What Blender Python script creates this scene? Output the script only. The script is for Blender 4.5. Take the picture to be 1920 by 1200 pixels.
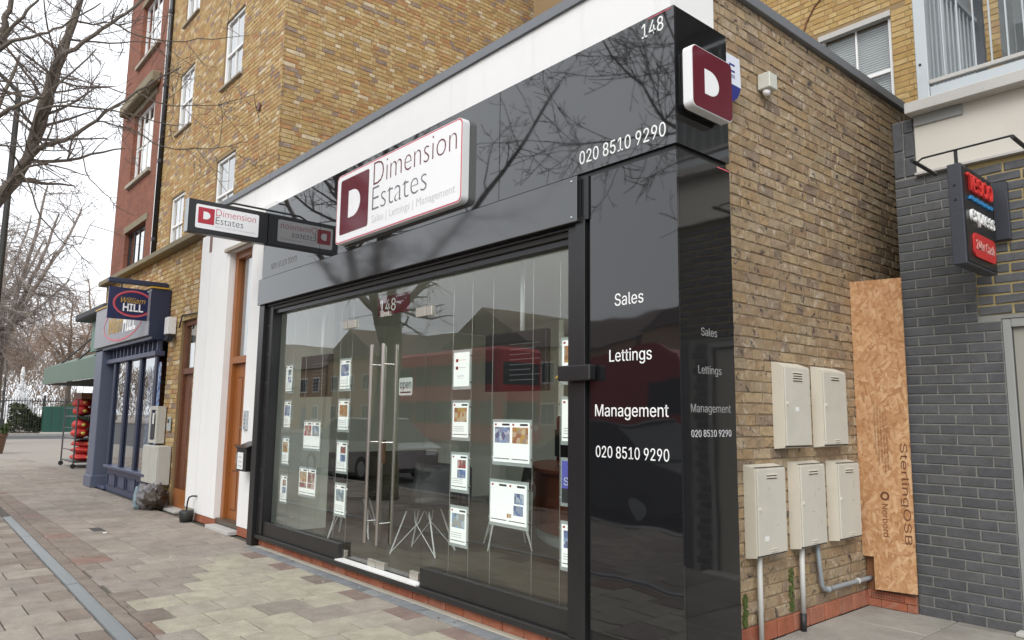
import bpy, bmesh, math, random
from mathutils import Vector, Matrix, noise as mnoise

scene = bpy.context.scene
for _o in list(bpy.data.objects): bpy.data.objects.remove(_o)
C = scene.collection

# ------------------------------------------------------------------ camera
# world: x along the shop front (0 = right-hand corner), y into the buildings (0 = shop front), z up, metres
yaw, pitch, roll = 0.857841, 0.130628, 0.012548
cyw, syw, cpt, spt, crl, srl = math.cos(yaw), math.sin(yaw), math.cos(pitch), math.sin(pitch), math.cos(roll), math.sin(roll)
FWD = Vector((-syw * cpt, cyw * cpt, spt)); r0 = Vector((cyw, syw, 0)); u0 = r0.cross(FWD)
RGT = crl * r0 + srl * u0; UPV = -srl * r0 + crl * u0
CAM = Vector((2.403, -3.285, 1.44))
cam_d = bpy.data.cameras.new('camera'); cam = bpy.data.objects.new('camera', cam_d); C.objects.link(cam)
cam.matrix_world = Matrix(((RGT.x, UPV.x, -FWD.x, CAM.x), (RGT.y, UPV.y, -FWD.y, CAM.y), (RGT.z, UPV.z, -FWD.z, CAM.z), (0, 0, 0, 1)))
cam_d.sensor_width = 36; cam_d.lens = 36 * 1374.24 / 1920; cam_d.clip_start = 0.05; cam_d.clip_end = 1500
scene.camera = cam

# ------------------------------------------------------------------ sky: flat winter overcast
SUN_EL, SUN_AZ = math.radians(42), math.radians(148)      # azimuth measured from +y towards +x
w = bpy.data.worlds.new('World'); scene.world = w; w.use_nodes = True
nt = w.node_tree; nt.nodes.clear()
sky = nt.nodes.new('ShaderNodeTexSky'); sky.sky_type = 'NISHITA'; sky.sun_disc = False
sky.sun_elevation = SUN_EL; sky.sun_rotation = SUN_AZ; sky.dust_density = 6; sky.air_density = 1.0
hsv = nt.nodes.new('ShaderNodeHueSaturation'); hsv.inputs['Saturation'].default_value = 0.12
mixn = nt.nodes.new('ShaderNodeMix'); mixn.data_type = 'RGBA'; mixn.inputs['Factor'].default_value = 0.8
mixn.inputs['B'].default_value = (9.6, 10.0, 10.5, 1)
bg = nt.nodes.new('ShaderNodeBackground'); bg.inputs['Strength'].default_value = 0.1
wo = nt.nodes.new('ShaderNodeOutputWorld')
nt.links.new(sky.outputs[0], hsv.inputs['Color']); nt.links.new(hsv.outputs[0], mixn.inputs['A'])
nt.links.new(mixn.outputs['Result'], bg.inputs['Color']); nt.links.new(bg.outputs[0], wo.inputs['Surface'])
sd = bpy.data.lights.new('sun', 'SUN'); sd.energy = 1.1; sd.angle = math.radians(35); sd.color = (1.0, 0.96, 0.9)
sun = bpy.data.objects.new('sun', sd); C.objects.link(sun)
sdir = Vector((math.sin(SUN_AZ) * math.cos(SUN_EL), math.cos(SUN_AZ) * math.cos(SUN_EL), math.sin(SUN_EL)))
sun.rotation_euler = sdir.to_track_quat('Z', 'Y').to_euler(); sun.location = (0, -30, 40)
vs = scene.view_settings; vs.view_transform = 'Standard'; vs.look = 'None'; vs.gamma = 1; vs.use_curve_mapping = False
vs.exposure = 0.69
scene.cycles.max_bounces = 8; scene.cycles.diffuse_bounces = 4; scene.cycles.glossy_bounces = 4
scene.cycles.transparent_max_bounces = 24; scene.cycles.use_denoising = True

# ------------------------------------------------------------------ helpers
ORG = {}
def org(o): return ORG.get(o.name, Vector((0, 0, 0))) if o else Vector((0, 0, 0))
def tag(o, label=None, cat=None, group=None, kind=None):
    if label: o['label'] = label
    if cat: o['category'] = cat
    if group: o['group'] = group
    if kind: o['kind'] = kind
    return o
def thing(name, loc, label, cat, group=None):
    o = bpy.data.objects.new(name, None); C.objects.link(o); o.location = loc; o.empty_display_size = 0.1
    ORG[o.name] = Vector(loc); return tag(o, label, cat, group)
def link(name, me, parent=None):
    o = bpy.data.objects.new(name, me); C.objects.link(o)
    if parent: o.parent = parent; ORG[o.name] = org(parent)
    return o

class MB:
    def __init__(s): s.v = []; s.f = []; s.fm = []; s.mats = []; s.cur = 0; s.smooth = False
    def mat(s, m):
        if m not in s.mats: s.mats.append(m)
        s.cur = s.mats.index(m); return s
    def add(s, vs_, fs):
        b = len(s.v); s.v.extend(vs_); s.f.extend([tuple(i + b for i in f) for f in fs]); s.fm.extend([s.cur] * len(fs)); return s
    def box(s, x0, x1, y0, y1, z0, z1, ch=0.0):
        if x1 < x0: x0, x1 = x1, x0
        if y1 < y0: y0, y1 = y1, y0
        if z1 < z0: z0, z1 = z1, z0
        if ch <= 0:
            return s.add([(x0, y0, z0), (x1, y0, z0), (x1, y1, z0), (x0, y1, z0), (x0, y0, z1), (x1, y0, z1), (x1, y1, z1), (x0, y1, z1)],
                         [(0, 3, 2, 1), (4, 5, 6, 7), (0, 1, 5, 4), (1, 2, 6, 5), (2, 3, 7, 6), (3, 0, 4, 7)])
        c = min(ch, (x1 - x0) * .45, (y1 - y0) * .45, (z1 - z0) * .45); V = []; idx = {}
        for sx in (0, 1):
            for sy in (0, 1):
                for sz in (0, 1):
                    X, Y, Z = (x0, x1)[sx], (y0, y1)[sy], (z0, z1)[sz]
                    xi, yi, zi = X + (c, -c)[sx], Y + (c, -c)[sy], Z + (c, -c)[sz]
                    idx[sx, sy, sz] = len(V); V += [(X, yi, zi), (xi, Y, zi), (xi, yi, Z)]
        F = []
        I = lambda a, b, d, k: idx[a, b, d] + k
        F += [(I(0,0,0,0), I(0,0,1,0), I(0,1,1,0), I(0,1,0,0)), (I(1,0,0,0), I(1,1,0,0), I(1,1,1,0), I(1,0,1,0)),
              (I(0,0,0,1), I(1,0,0,1), I(1,0,1,1), I(0,0,1,1)), (I(0,1,0,1), I(0,1,1,1), I(1,1,1,1), I(1,1,0,1)),
              (I(0,0,0,2), I(0,1,0,2), I(1,1,0,2), I(1,0,0,2)), (I(0,0,1,2), I(1,0,1,2), I(1,1,1,2), I(0,1,1,2))]
        for a in (0, 1):
            for b in (0, 1):
                F += [(I(0,a,b,1), I(0,a,b,2), I(1,a,b,2), I(1,a,b,1)), (I(a,0,b,0), I(a,0,b,2), I(a,1,b,2), I(a,1,b,0)), (I(a,b,0,0), I(a,b,0,1), I(a,b,1,1), I(a,b,1,0))]
                for d in (0, 1): F.append((I(a,b,d,0), I(a,b,d,1), I(a,b,d,2)))
        return s.add(V, F)
    def prism(s, poly, axis, a, b):
        # poly: 2-D points in the two axes other than `axis` (cyclic order), swept from a to b
        n = len(poly); k = {'x': lambda u, v, t: (t, u, v), 'y': lambda u, v, t: (u, t, v), 'z': lambda u, v, t: (u, v, t)}[axis]
        V = [k(u, v, a) for u, v in poly] + [k(u, v, b) for u, v in poly]
        F = [tuple(range(n))[::-1], tuple(range(n, 2 * n))] + [(i, (i + 1) % n, n + (i + 1) % n, n + i) for i in range(n)]
        return s.add(V, F)
    def tube(s, pts, rad, n=8, cap=True):
        pts = [Vector(p) for p in pts]
        if not isinstance(rad, (list, tuple)): rad = [rad] * len(pts)
        V = []; F = []; prev = None
        for i, p in enumerate(pts):
            t = (pts[min(i + 1, len(pts) - 1)] - pts[max(i - 1, 0)]).normalized()
            a = prev if prev is not None else (Vector((0, 0, 1)) if abs(t.z) < .9 else Vector((1, 0, 0)))
            a = (a - t * a.dot(t)); a = a.normalized() if a.length > 1e-6 else t.orthogonal().normalized(); prev = a; b = t.cross(a)
            for k in range(n):
                th = 2 * math.pi * k / n; q = p + (a * math.cos(th) + b * math.sin(th)) * rad[i]; V.append(q[:])
        for i in range(len(pts) - 1):
            for k in range(n): F.append((i * n + k, i * n + (k + 1) % n, (i + 1) * n + (k + 1) % n, (i + 1) * n + k))
        if cap: F += [tuple(range(n))[::-1], tuple(range((len(pts) - 1) * n, len(pts) * n))]
        return s.add(V, F)
    def lathe(s, c, prof, n=20, axis='z'):
        V = []; F = []
        for r, h in prof:
            for k in range(n):
                t = 2 * math.pi * k / n; u, v = r * math.cos(t), r * math.sin(t)
                V.append({'z': (c[0] + u, c[1] + v, c[2] + h), 'y': (c[0] + u, c[1] + h, c[2] + v), 'x': (c[0] + h, c[1] + u, c[2] + v)}[axis])
        for i in range(len(prof) - 1):
            for k in range(n): F.append((i * n + k, i * n + (k + 1) % n, (i + 1) * n + (k + 1) % n, (i + 1) * n + k))
        F += [tuple(range(n))[::-1], tuple(range((len(prof) - 1) * n, len(prof) * n))]
        return s.add(V, F)
    def rrect(s, O, U, V_, N, w_, h, r, t, n=5):
        # rounded slab: lower-left corner O, U/V in-plane unit vectors, N outward, thickness t
        P = []
        for cx, cy, a0 in ((w_ - r, r, -90), (w_ - r, h - r, 0), (r, h - r, 90), (r, r, 180)):
            for k in range(n + 1):
                a = math.radians(a0 + 90 * k / n); P.append((cx + r * math.cos(a), cy + r * math.sin(a)))
        O, U, V_, N = Vector(O), Vector(U), Vector(V_), Vector(N); m = len(P)
        W = [(O + U * a + V_ * b)[:] for a, b in P] + [(O + U * a + V_ * b + N * t)[:] for a, b in P]
        return s.add(W, [tuple(range(m))[::-1], tuple(range(m, 2 * m))] + [(i, (i + 1) % m, m + (i + 1) % m, m + i) for i in range(m)])
    def build(s, name, mat=None, parent=None, recalc=True, smooth=False):
        o_ = org(parent)
        me = bpy.data.meshes.new(name)
        me.from_pydata([(v[0] - o_.x, v[1] - o_.y, v[2] - o_.z) for v in s.v], [], s.f)
        ms = s.mats or [mat]
        for m in ms: me.materials.append(M[m] if isinstance(m, str) else m)
        if len(ms) > 1: me.polygons.foreach_set('material_index', s.fm)
        if recalc:
            bm = bmesh.new(); bm.from_mesh(me); bmesh.ops.recalc_face_normals(bm, faces=bm.faces); bm.to_mesh(me); bm.free()
        if smooth: me.polygons.foreach_set('use_smooth', [True] * len(me.polygons))
        me.update()
        return link(name, me, parent)
def bx(name, mat, parent, *a, ch=0.0): return MB().box(*a, ch=ch).build(name, mat, parent)

# ------------------------------------------------------------------ materials
M = {}
def newmat(name):
    m = bpy.data.materials.new(name); m.use_nodes = True; M[name] = m
    t = m.node_tree; return m, t, t.nodes['Principled BSDF'], (lambda a, b: t.links.new(a, b))
def mixcol(t, f, a, b, mode='MIX'):
    n = t.nodes.new('ShaderNodeMix'); n.data_type = 'RGBA'; n.blend_type = mode
    for k, x in (('Factor', f), ('A', a), ('B', b)):
        if hasattr(x, 'is_linked') or hasattr(x, 'links'): t.links.new(x, n.inputs[k])
        else: n.inputs[k].default_value = x if k == 'Factor' else (*x, 1)
    return n.outputs['Result']
def noise_n(t, scale, detail=4, rough=.6, vec=None, dist=0.0):
    n = t.nodes.new('ShaderNodeTexNoise'); n.inputs['Scale'].default_value = scale; n.inputs['Detail'].default_value = detail
    n.inputs['Roughness'].default_value = rough; n.inputs['Distortion'].default_value = dist
    if vec is not None: t.links.new(vec, n.inputs['Vector'])
    return n.outputs['Fac']
def ramp(t, fac, stops, interp='LINEAR'):
    n = t.nodes.new('ShaderNodeValToRGB'); n.color_ramp.interpolation = interp; e = n.color_ramp.elements
    while len(e) < len(stops): e.new(.5)
    for i, (p, c) in enumerate(stops):
        e[i].position = p; e[i].color = (*c, 1) if len(c) == 3 else c
    t.links.new(fac, n.inputs['Fac']); return n.outputs['Color']
def g3(v): return (v, v, v)
def wpos(t): return t.nodes.new('ShaderNodeNewGeometry').outputs['Position']
def bump(t, bs, h, strength, dist=.01):
    n = t.nodes.new('ShaderNodeBump'); n.inputs['Strength'].default_value = strength; n.inputs['Distance'].default_value = dist
    t.links.new(h, n.inputs['Height']); t.links.new(n.outputs[0], bs.inputs['Normal'])
def plain(name, col, rough=.6, metal=0., spec=.5, var=.12, scale=6., bmp=0., bscale=40., bdist=.004, emit=0., dirt=0.):
    m, t, b, lk = newmat(name); P = wpos(t)
    f = noise_n(t, scale, 5, .65, P)
    c = mixcol(t, f, tuple(max(0, x * (1 - var)) for x in col), tuple(min(1, x * (1 + var)) for x in col))
    if dirt:
        d = ramp(t, noise_n(t, scale * .7, 6, .7, P, .4), [(.52, g3(0)), (.72, g3(1))])
        fm = t.nodes.new('ShaderNodeMath'); fm.operation = 'MULTIPLY'; fm.inputs[1].default_value = dirt; lk(d, fm.inputs[0])
        c = mixcol(t, fm.outputs[0], c, tuple(x * .45 for x in col)); 
        t.links.new(c, b.inputs['Base Color'])
    lk(c, b.inputs['Base Color'])
    b.inputs['Roughness'].default_value = rough; b.inputs['Metallic'].default_value = metal; b.inputs['Specular IOR Level'].default_value = spec
    if bmp: bump(t, b, noise_n(t, bscale, 4, .6, P), bmp, bdist)
    if emit: lk(c, b.inputs['Emission Color']); b.inputs['Emission Strength'].default_value = emit
    return m
def piece_rand(t, nm=None):
    """one number per built piece: object random + island random"""
    oi = t.nodes.new('ShaderNodeObjectInfo'); ge = t.nodes.new('ShaderNodeNewGeometry')
    a = t.nodes.new('ShaderNodeMath'); a.operation = 'ADD'; t.links.new(oi.outputs['Random'], a.inputs[0]); t.links.new(ge.outputs['Random Per Island'], a.inputs[1])
    f = t.nodes.new('ShaderNodeMath'); f.operation = 'FRACT'; t.links.new(a.outputs[0], f.inputs[0]); return f.outputs[0]
def brickmat(name, stops, pale=.25, dark=.25, dlo=.60, palecol=(.55, .5, .44), darkcol=(.06, .05, .05), rough=.9, nscale=14, bmp=.6, spec=.25):
    m, t, b, lk = newmat(name); P = wpos(t); r = piece_rand(t)
    n = len(stops); base = ramp(t, r, [(i / n, c) for i, c in enumerate(stops)], 'CONSTANT')
    # offset the noise per brick so every brick is blotched differently
    vm = t.nodes.new('ShaderNodeVectorMath'); vm.operation = 'MULTIPLY_ADD'; lk(r, vm.inputs[0]); vm.inputs[1].default_value = (37, 53, 71); lk(P, vm.inputs[2])
    V = vm.outputs[0]
    c = mixcol(t, noise_n(t, nscale, 5, .7, V), base, base)
    mul = ramp(t, noise_n(t, nscale, 5, .7, V), [(.25, g3(.72)), (.75, g3(1.22))])
    c = mixcol(t, 1.0, base, mul, 'MULTIPLY')
    fp = ramp(t, noise_n(t, nscale * .6, 5, .75, V, .8), [(.55, g3(0)), (.72, g3(pale))]); c = mixcol(t, fp, c, palecol)
    vm2 = t.nodes.new('ShaderNodeVectorMath'); vm2.operation = 'ADD'; lk(V, vm2.inputs[0]); vm2.inputs[1].default_value = (9.3, 4.1, 7.7)
    fd = ramp(t, noise_n(t, nscale * .8, 4, .7, vm2.outputs[0], .8), [(dlo, g3(0)), (dlo + .09, g3(dark))]); c = mixcol(t, fd, c, darkcol)
    lk(c, b.inputs['Base Color']); b.inputs['Roughness'].default_value = rough; b.inputs['Specular IOR Level'].default_value = spec
    bump(t, b, noise_n(t, 90, 5, .7, V), bmp, .004); return m
def worn(name, spots=.7):
    m = M[name]; t = m.node_tree; b = t.nodes['Principled BSDF']; P = wpos(t); src = b.inputs['Base Color'].links[0].from_socket
    c = mixcol(t, 1.0, src, ramp(t, noise_n(t, .9, 6, .7, P, .6), [(.3, g3(.90)), (.7, g3(1.06))]), 'MULTIPLY')
    c = mixcol(t, 1.0, c, ramp(t, noise_n(t, 60, 3, .8, P), [(.3, g3(.86)), (.7, g3(1.1))]), 'MULTIPLY')
    for sc, w, col in () if not spots else ((3.1, .045, (.42, .40, .37)), (2.3, .05, (.13, .115, .10))):
        v = t.nodes.new('ShaderNodeTexVoronoi'); v.inputs['Scale'].default_value = sc; t.links.new(P, v.inputs['Vector'])
        c = mixcol(t, ramp(t, v.outputs['Distance'], [(w * .7, g3(spots)), (w, g3(0))]), c, col)
    t.links.new(c, b.inputs['Base Color'])
def thin_glass(name, tint=(.93, .96, .95), ior=1.52, rough=0.0, wav=0.0, mult=1.85):
    m, t, b, lk = newmat(name); t.nodes.remove(b); out = t.nodes['Material Output']
    tr = t.nodes.new('ShaderNodeBsdfTransparent'); tr.inputs[0].default_value = (*tint, 1)
    gl = t.nodes.new('ShaderNodeBsdfAnisotropic'); gl.inputs['Roughness'].default_value = rough
    fr = t.nodes.new('ShaderNodeFresnel'); fr.inputs[0].default_value = ior
    ge = t.nodes.new('ShaderNodeNewGeometry'); iv = t.nodes.new('ShaderNodeMath'); iv.operation = 'SUBTRACT'; iv.inputs[0].default_value = 1; lk(ge.outputs['Backfacing'], iv.inputs[1])
    # both faces of a thin pane reflect: double the single-surface Fresnel on the face that is met first
    mu = t.nodes.new('ShaderNodeMath'); mu.operation = 'MULTIPLY'; lk(fr.outputs[0], mu.inputs[0]); lk(iv.outputs[0], mu.inputs[1])
    m2 = t.nodes.new('ShaderNodeMath'); m2.operation = 'MULTIPLY'; m2.use_clamp = True; m2.inputs[1].default_value = mult; lk(mu.outputs[0], m2.inputs[0])
    mx = t.nodes.new('ShaderNodeMixShader'); lk(m2.outputs[0], mx.inputs[0]); lk(tr.outputs[0], mx.inputs[1]); lk(gl.outputs[0], mx.inputs[2])
    if wav:
        bn = t.nodes.new('ShaderNodeBump'); bn.inputs['Strength'].default_value = 1; bn.inputs['Distance'].default_value = wav
        lk(noise_n(t, 1.2, 1, .5, wpos(t)), bn.inputs['Height']); lk(bn.outputs[0], gl.inputs['Normal'])
    lk(mx.outputs[0], out.inputs['Surface']); return m
def gloss(name, col, rough=.04, wav=.002, wscale=1.5, spec=.5, smear=.0, ior=1.5):
    m, t, b, lk = newmat(name); P = wpos(t)
    b.inputs['Base Color'].default_value = (*col, 1); b.inputs['Specular IOR Level'].default_value = spec; b.inputs['IOR'].default_value = ior
    rr = ramp(t, noise_n(t, 3, 6, .7, P), [(.35, g3(rough)), (.8, g3(rough + .05 + smear))]); lk(rr, b.inputs['Roughness'])
    if wav: bump(t, b, noise_n(t, wscale, 2, .5, P), 1.0, wav)
    return m

def white_render():
    m, t, b, lk = newmat('white_render'); P = wpos(t)
    c = mixcol(t, noise_n(t, 2.5, 5, .65, P), (.77, .77, .76), (.83, .83, .82))
    mp = t.nodes.new('ShaderNodeMapping'); mp.inputs['Scale'].default_value = (7, 7, .55); lk(P, mp.inputs[0])
    c = mixcol(t, ramp(t, noise_n(t, 1.3, 6, .7, mp.outputs[0]), [(.56, g3(0)), (.78, g3(.22))]), c, (.45, .43, .39))
    c = mixcol(t, ramp(t, noise_n(t, 5, 6, .75, P, .5), [(.62, g3(0)), (.8, g3(.25))]), c, (.52, .50, .46))
    lk(c, b.inputs['Base Color']); b.inputs['Roughness'].default_value = .7; bump(t, b, noise_n(t, 120, 4, .6, P), .15, .002)
white_render()
plain('white_metal', (.78, .79, .80), .45, var=.03, scale=2)
plain('white_upvc', (.80, .80, .79), .35, var=.02)
plain('coping_grey', (.16, .17, .185), .45, var=.10, scale=5)
gloss('black_gloss', (.013, .0135, .015), .018, wav=.0022, wscale=.8, ior=1.95, smear=-.02)
gloss('black_gloss_wavy', (.011, .0115, .013), .02, wav=.008, wscale=1.2, ior=1.75, smear=-.02)
gloss('black_side', (.009, .009, .010), .03, wav=.003, wscale=1.2, ior=1.6)
gloss('shutter_black', (.020, .021, .023), .075, wav=.0012, wscale=1.0, smear=-.03, ior=1.95)
plain('frame_black', (.014, .014, .015), .32, var=.3, scale=8)
plain('riser_black', (.022, .021, .020), .42, var=.25, scale=7, dirt=.2)
plain('dark_channel', (.03, .028, .025), .5, var=.3)
plain('steel', (.58, .54, .50), .28, metal=1, var=.06)
plain('patch_steel', (.55, .52, .46), .38, metal=.9, var=.1)
plain('galv', (.50, .54, .56), .5, metal=.35, var=.10, scale=9)
plain('letter_white', (.85, .86, .86), .5, var=.02)
plain('letter_faded', (.26, .26, .26), .6, var=.05)
plain('sign_white', (.84, .84, .85), .22, var=.015)
plain('sign_maroon', (.115, .008, .018), .12, var=.08)
plain('sign_red', (.42, .02, .04), .25, var=.08)
plain('sign_grey', (.12, .12, .14), .4, var=.04)
plain('sign_pale', (.55, .55, .57), .4, var=.03)
plain('sign_edge', (.55, .10, .13), .4, var=.05)
plain('meter_cream', (.66, .625, .53), .5, var=.05, scale=5, dirt=.12)
plain('meter_door', (.58, .555, .485), .5, var=.04, scale=4, dirt=.15)
plain('dark_slot', (.05, .048, .045), .7)
plain('pipe_white', (.52, .52, .50), .5, var=.06, dirt=.2)
plain('pipe_grey', (.27, .30, .32), .5, var=.08)
plain('pipe_black', (.02, .02, .022), .5)
plain('mortar_tan', (.265, .205, .13), .95, var=.25, scale=20, bmp=.6, bscale=150)
plain('mortar_ochre', (.27, .19, .10), .95, var=.25, scale=20, bmp=.6, bscale=150)
plain('mortar_grey', (.23, .228, .212), .95, var=.2, scale=20, bmp=.6, bscale=150)
plain('mortar_yellow', (.36, .29, .14), .95, var=.25, scale=20, bmp=.8, bscale=120)
plain('mortar_red', (.20, .12, .09), .95, var=.2, scale=20)
brickmat('brick_side', [(.345, .25, .155), (.37, .275, .17), (.325, .235, .145), (.355, .25, .145), (.335, .26, .17), (.40, .31, .205), (.305, .21, .13), (.365, .27, .17), (.385, .285, .17), (.285, .21, .145), (.33, .24, .155), (.35, .245, .14), (.36, .275, .185), (.24, .18, .13)], pale=.8, dark=.95, palecol=(.62, .55, .46), nscale=15, dlo=.57)
brickmat('brick_ochre', [(.42, .275, .115), (.47, .32, .14), (.40, .255, .11), (.50, .36, .175), (.44, .255, .115), (.42, .295, .135), (.37, .24, .12), (.60, .49, .33), (.45, .305, .13), (.29, .215, .17), (.47, .32, .145), (.41, .22, .10), (.52, .385, .20), (.50, .36, .17)], pale=.65, dark=.55, palecol=(.60, .50, .40), nscale=11)
brickmat('brick_rear', [(.42, .285, .115), (.44, .305, .13), (.40, .26, .10), (.46, .33, .15), (.38, .24, .10)], pale=.2, dark=.1, nscale=8)
brickmat('brick_slate', [(.094, .098, .106), (.101, .104, .112), (.088, .091, .099), (.104, .106, .110), (.094, .096, .101), (.083, .086, .094)], pale=.25, dark=.3, palecol=(.13, .13, .135), darkcol=(.04, .04, .042), rough=.55, nscale=9, bmp=.3, spec=.4)
brickmat('brick_red', [(.33, .115, .065), (.36, .135, .08), (.30, .10, .06), (.34, .14, .09)], pale=.2, dark=.15, nscale=10)
brickmat('slab', [(.30, .262, .222), (.275, .24, .205), (.315, .275, .235), (.285, .245, .215), (.30, .265, .23), (.26, .225, .195)], pale=.12, dark=.16, palecol=(.42, .39, .34), darkcol=(.16, .14, .12), nscale=5, bmp=.35)
brickmat('slab_new', [(.385, .35, .278), (.375, .34, .27), (.365, .33, .268), (.395, .36, .288), (.35, .315, .26)], pale=.15, dark=.12, palecol=(.5, .46, .38), darkcol=(.22, .19, .15), nscale=5, bmp=.35)
brickmat('slab_dark', [(.228, .188, .158), (.215, .178, .152), (.235, .192, .16), (.222, .182, .155)], pale=.1, dark=.2, darkcol=(.1, .085, .07), nscale=7, bmp=.4)
brickmat('slab_pink', [(.24, .165, .135), (.23, .17, .145), (.245, .16, .13), (.225, .17, .145)], pale=.1, dark=.2, darkcol=(.1, .085, .07), nscale=7, bmp=.4)
brickmat('sett', [(.20, .21, .22), (.235, .245, .25), (.18, .19, .20)], pale=.15, dark=.1, nscale=8)
brickmat('yard_slab', [(.30, .285, .255), (.27, .255, .23), (.32, .305, .275)], pale=.3, dark=.35, palecol=(.42, .41, .38), darkcol=(.12, .11, .09), nscale=2.5, bmp=.4)
for _n in ('brick_side', 'brick_ochre', 'brick_slate'): worn(_n, 0)
for _n in ('slab', 'slab_new', 'slab_dark', 'slab_pink', 'yard_slab'): worn(_n)
plain('joint', (.095, .085, .07), .95, var=.3, scale=30)
plain('pale_mortar', (.42, .385, .31), .9, var=.15, scale=9, bmp=.3)
plain('asphalt', (.075, .075, .078), .9, var=.2, scale=8, bmp=.5, bscale=120)
plain('far_paving', (.27, .24, .21), .9, var=.14, scale=1.5, bmp=.2)
plain('kerb_stone', (.30, .29, .27), .85, var=.15)
plain('road_paint', (.6, .6, .58), .8, var=.15)
plain('drain_metal', (.30, .32, .33), .45, metal=.5, var=.14, scale=12)
plain('wood_door', (.30, .105, .028), .38, var=.22, scale=4)
plain('wood_brown', (.15, .058, .028), .5, var=.3, scale=6, dirt=.4)
plain('wood_sill', (.22, .10, .05), .5, var=.2)
plain('stone', (.36, .32, .26), .9, var=.15, scale=6, bmp=.3, dirt=.3)
plain('ledge_stone', (.22, .185, .12), .9, var=.2, scale=6, bmp=.3, dirt=.3)
plain('blue_paint', (.055, .064, .12), .4, var=.10, scale=3, dirt=.15)
plain('blue_dark', (.022, .03, .065), .4, var=.1)
plain('blue_pale', (.098, .115, .165), .4, var=.08, scale=3)
plain('blue_sign', (.010, .016, .075), .3, var=.06)
plain('gold', (.55, .33, .03), .4, var=.05)
plain('canopy_green', (.115, .17, .135), .55, var=.10, scale=3)
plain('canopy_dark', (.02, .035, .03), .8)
plain('shop_green', (.12, .22, .17), .5, var=.08)
plain('slate', (.05, .052, .058), .7, var=.2)
plain('sack_red', (.50, .035, .03), .55, var=.25, scale=14, bmp=.8, bscale=30, bdist=.02)
plain('sack_print', (.6, .5, .1), .5)
plain('cage_metal', (.12, .12, .125), .45, metal=.6)
plain('bag_grey', (.20, .19, .20), .22, var=.35, scale=9, bmp=.9, bscale=16, bdist=.03)
plain('bag_brown', (.055, .04, .028), .35, var=.6, scale=11, bmp=.9, bscale=18, bdist=.03)
plain('bag_blue', (.25, .33, .37), .3, var=.2, scale=10, bmp=.8, bscale=20, bdist=.02)
plain('pot_black', (.02, .022, .02), .5, var=.3)
plain('inner_wall', (.74, .77, .71), .8, var=.03, scale=1.5)
plain('inner_ceiling', (.84, .84, .80), .85, var=.02)
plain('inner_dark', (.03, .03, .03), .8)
plain('sofa', (.018, .018, .02), .5, var=.2)
plain('desk_wood', (.17, .052, .028), .35, var=.15, scale=5)
plain('desk_base', (.40, .44, .44), .5)
plain('seat_black', (.014, .014, .015), .4)
plain('chrome', (.75, .75, .74), .18, metal=1)
plain('added_lamp_panel', (.95, .95, .90), .6, var=.0, emit=7.0)  # glow of the lamps added to brighten the shop interior
plain('wood_far', (.22, .17, .135), .9, var=.25, scale=.6)
plain('screen', (.010, .011, .013), .35, spec=.3, var=.1)
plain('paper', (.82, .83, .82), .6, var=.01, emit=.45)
plain('paper_plain', (.78, .79, .78), .6, var=.02)
plain('print_dark', (.05, .05, .055), .6)
plain('print_red', (.5, .03, .04), .6)
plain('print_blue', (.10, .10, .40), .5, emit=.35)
plain('acrylic', (.50, .54, .54), .15, var=.04)
plain('cable', (.55, .54, .5), .35, metal=.7)
plain('alarm_white', (.70, .74, .84), .35, var=.02)
plain('alarm_blue', (.02, .025, .20), .3)
plain('sensor', (.55, .56, .50), .5)
plain('pale_plastic', (.50, .49, .44), .5, var=.08, dirt=.2)
plain('trim_grey', (.28, .29, .285), .5, var=.05)
plain('door_grey', (.30, .295, .26), .55, var=.05)
plain('cream_render', (.58, .555, .50), .8, var=.05, scale=2.5, dirt=.12, bmp=.1)
plain('concrete', (.46, .45, .43), .85, var=.08, scale=4, dirt=.12)
plain('balcony_steel', (.46, .50, .52), .5, metal=.25, var=.08, scale=5, dirt=.1)
plain('sign_slate', (.040, .044, .056), .4, var=.08)
plain('sign_black', (.012, .012, .013), .3)
plain('tes_red', (.60, .035, .03), .4, emit=.10)
plain('tes_blue', (.03, .22, .50), .4)
plain('cash_red', (.55, .03, .03), .4)
plain('cash_text', (.62, .42, .38), .5)
plain('car_silver', (.42, .43, .44), .3, metal=.6)
plain('car_dark', (.03, .035, .045), .25)
plain('fascia_grey', (.25, .255, .285), .4, var=.08, scale=3)
plain('bark', (.115, .095, .075), .9, var=.3, scale=9, bmp=.8, bscale=26, bdist=.02)
plain('bark_moss', (.12, .115, .065), .9, var=.3, scale=9, bmp=.8, bscale=26, bdist=.02)
plain('twig', (.125, .10, .085), .9, var=.25, scale=4)
plain('twig_far', (.235, .20, .178), .9, var=.2, scale=2)  # paler than the near twigs: distance haze put into the colour
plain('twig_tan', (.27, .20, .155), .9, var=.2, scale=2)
plain('hedge', (.055, .075, .028), .9, var=.4, scale=4)
plain('iron', (.03, .032, .03), .5)
plain('cabinet_green', (.015, .075, .055), .5, var=.1)
plain('water_white', (.80, .82, .84), .6, var=.04)
plain('bus_red', (.48, .02, .025), .25, var=.06)
plain('tyre', (.02, .02, .02), .8)
plain('bus_yellow', (.45, .32, .02), .4)
plain('house_brick', (.40, .27, .16), .9, var=.2, scale=9)
plain('house_roof', (.16, .115, .095), .9, var=.2, scale=5)
plain('moss', (.07, .10, .02), .95, var=.4, scale=20, bmp=.8, bscale=60)
plain('pot_brown', (.13, .07, .04), .7)
plain('blind', (.52, .54, .54), .6, var=.02)
plain('yellow_panel', (.55, .48, .06), .5)
plain('litter', (.7, .7, .68), .6)
thin_glass('shop_glass', (.93, .955, .94), 1.52, 0.0, wav=.0010, mult=2.5)
thin_glass('win_glass', (.80, .84, .85), 1.52, 0.0, wav=.004, mult=3.2)
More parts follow.
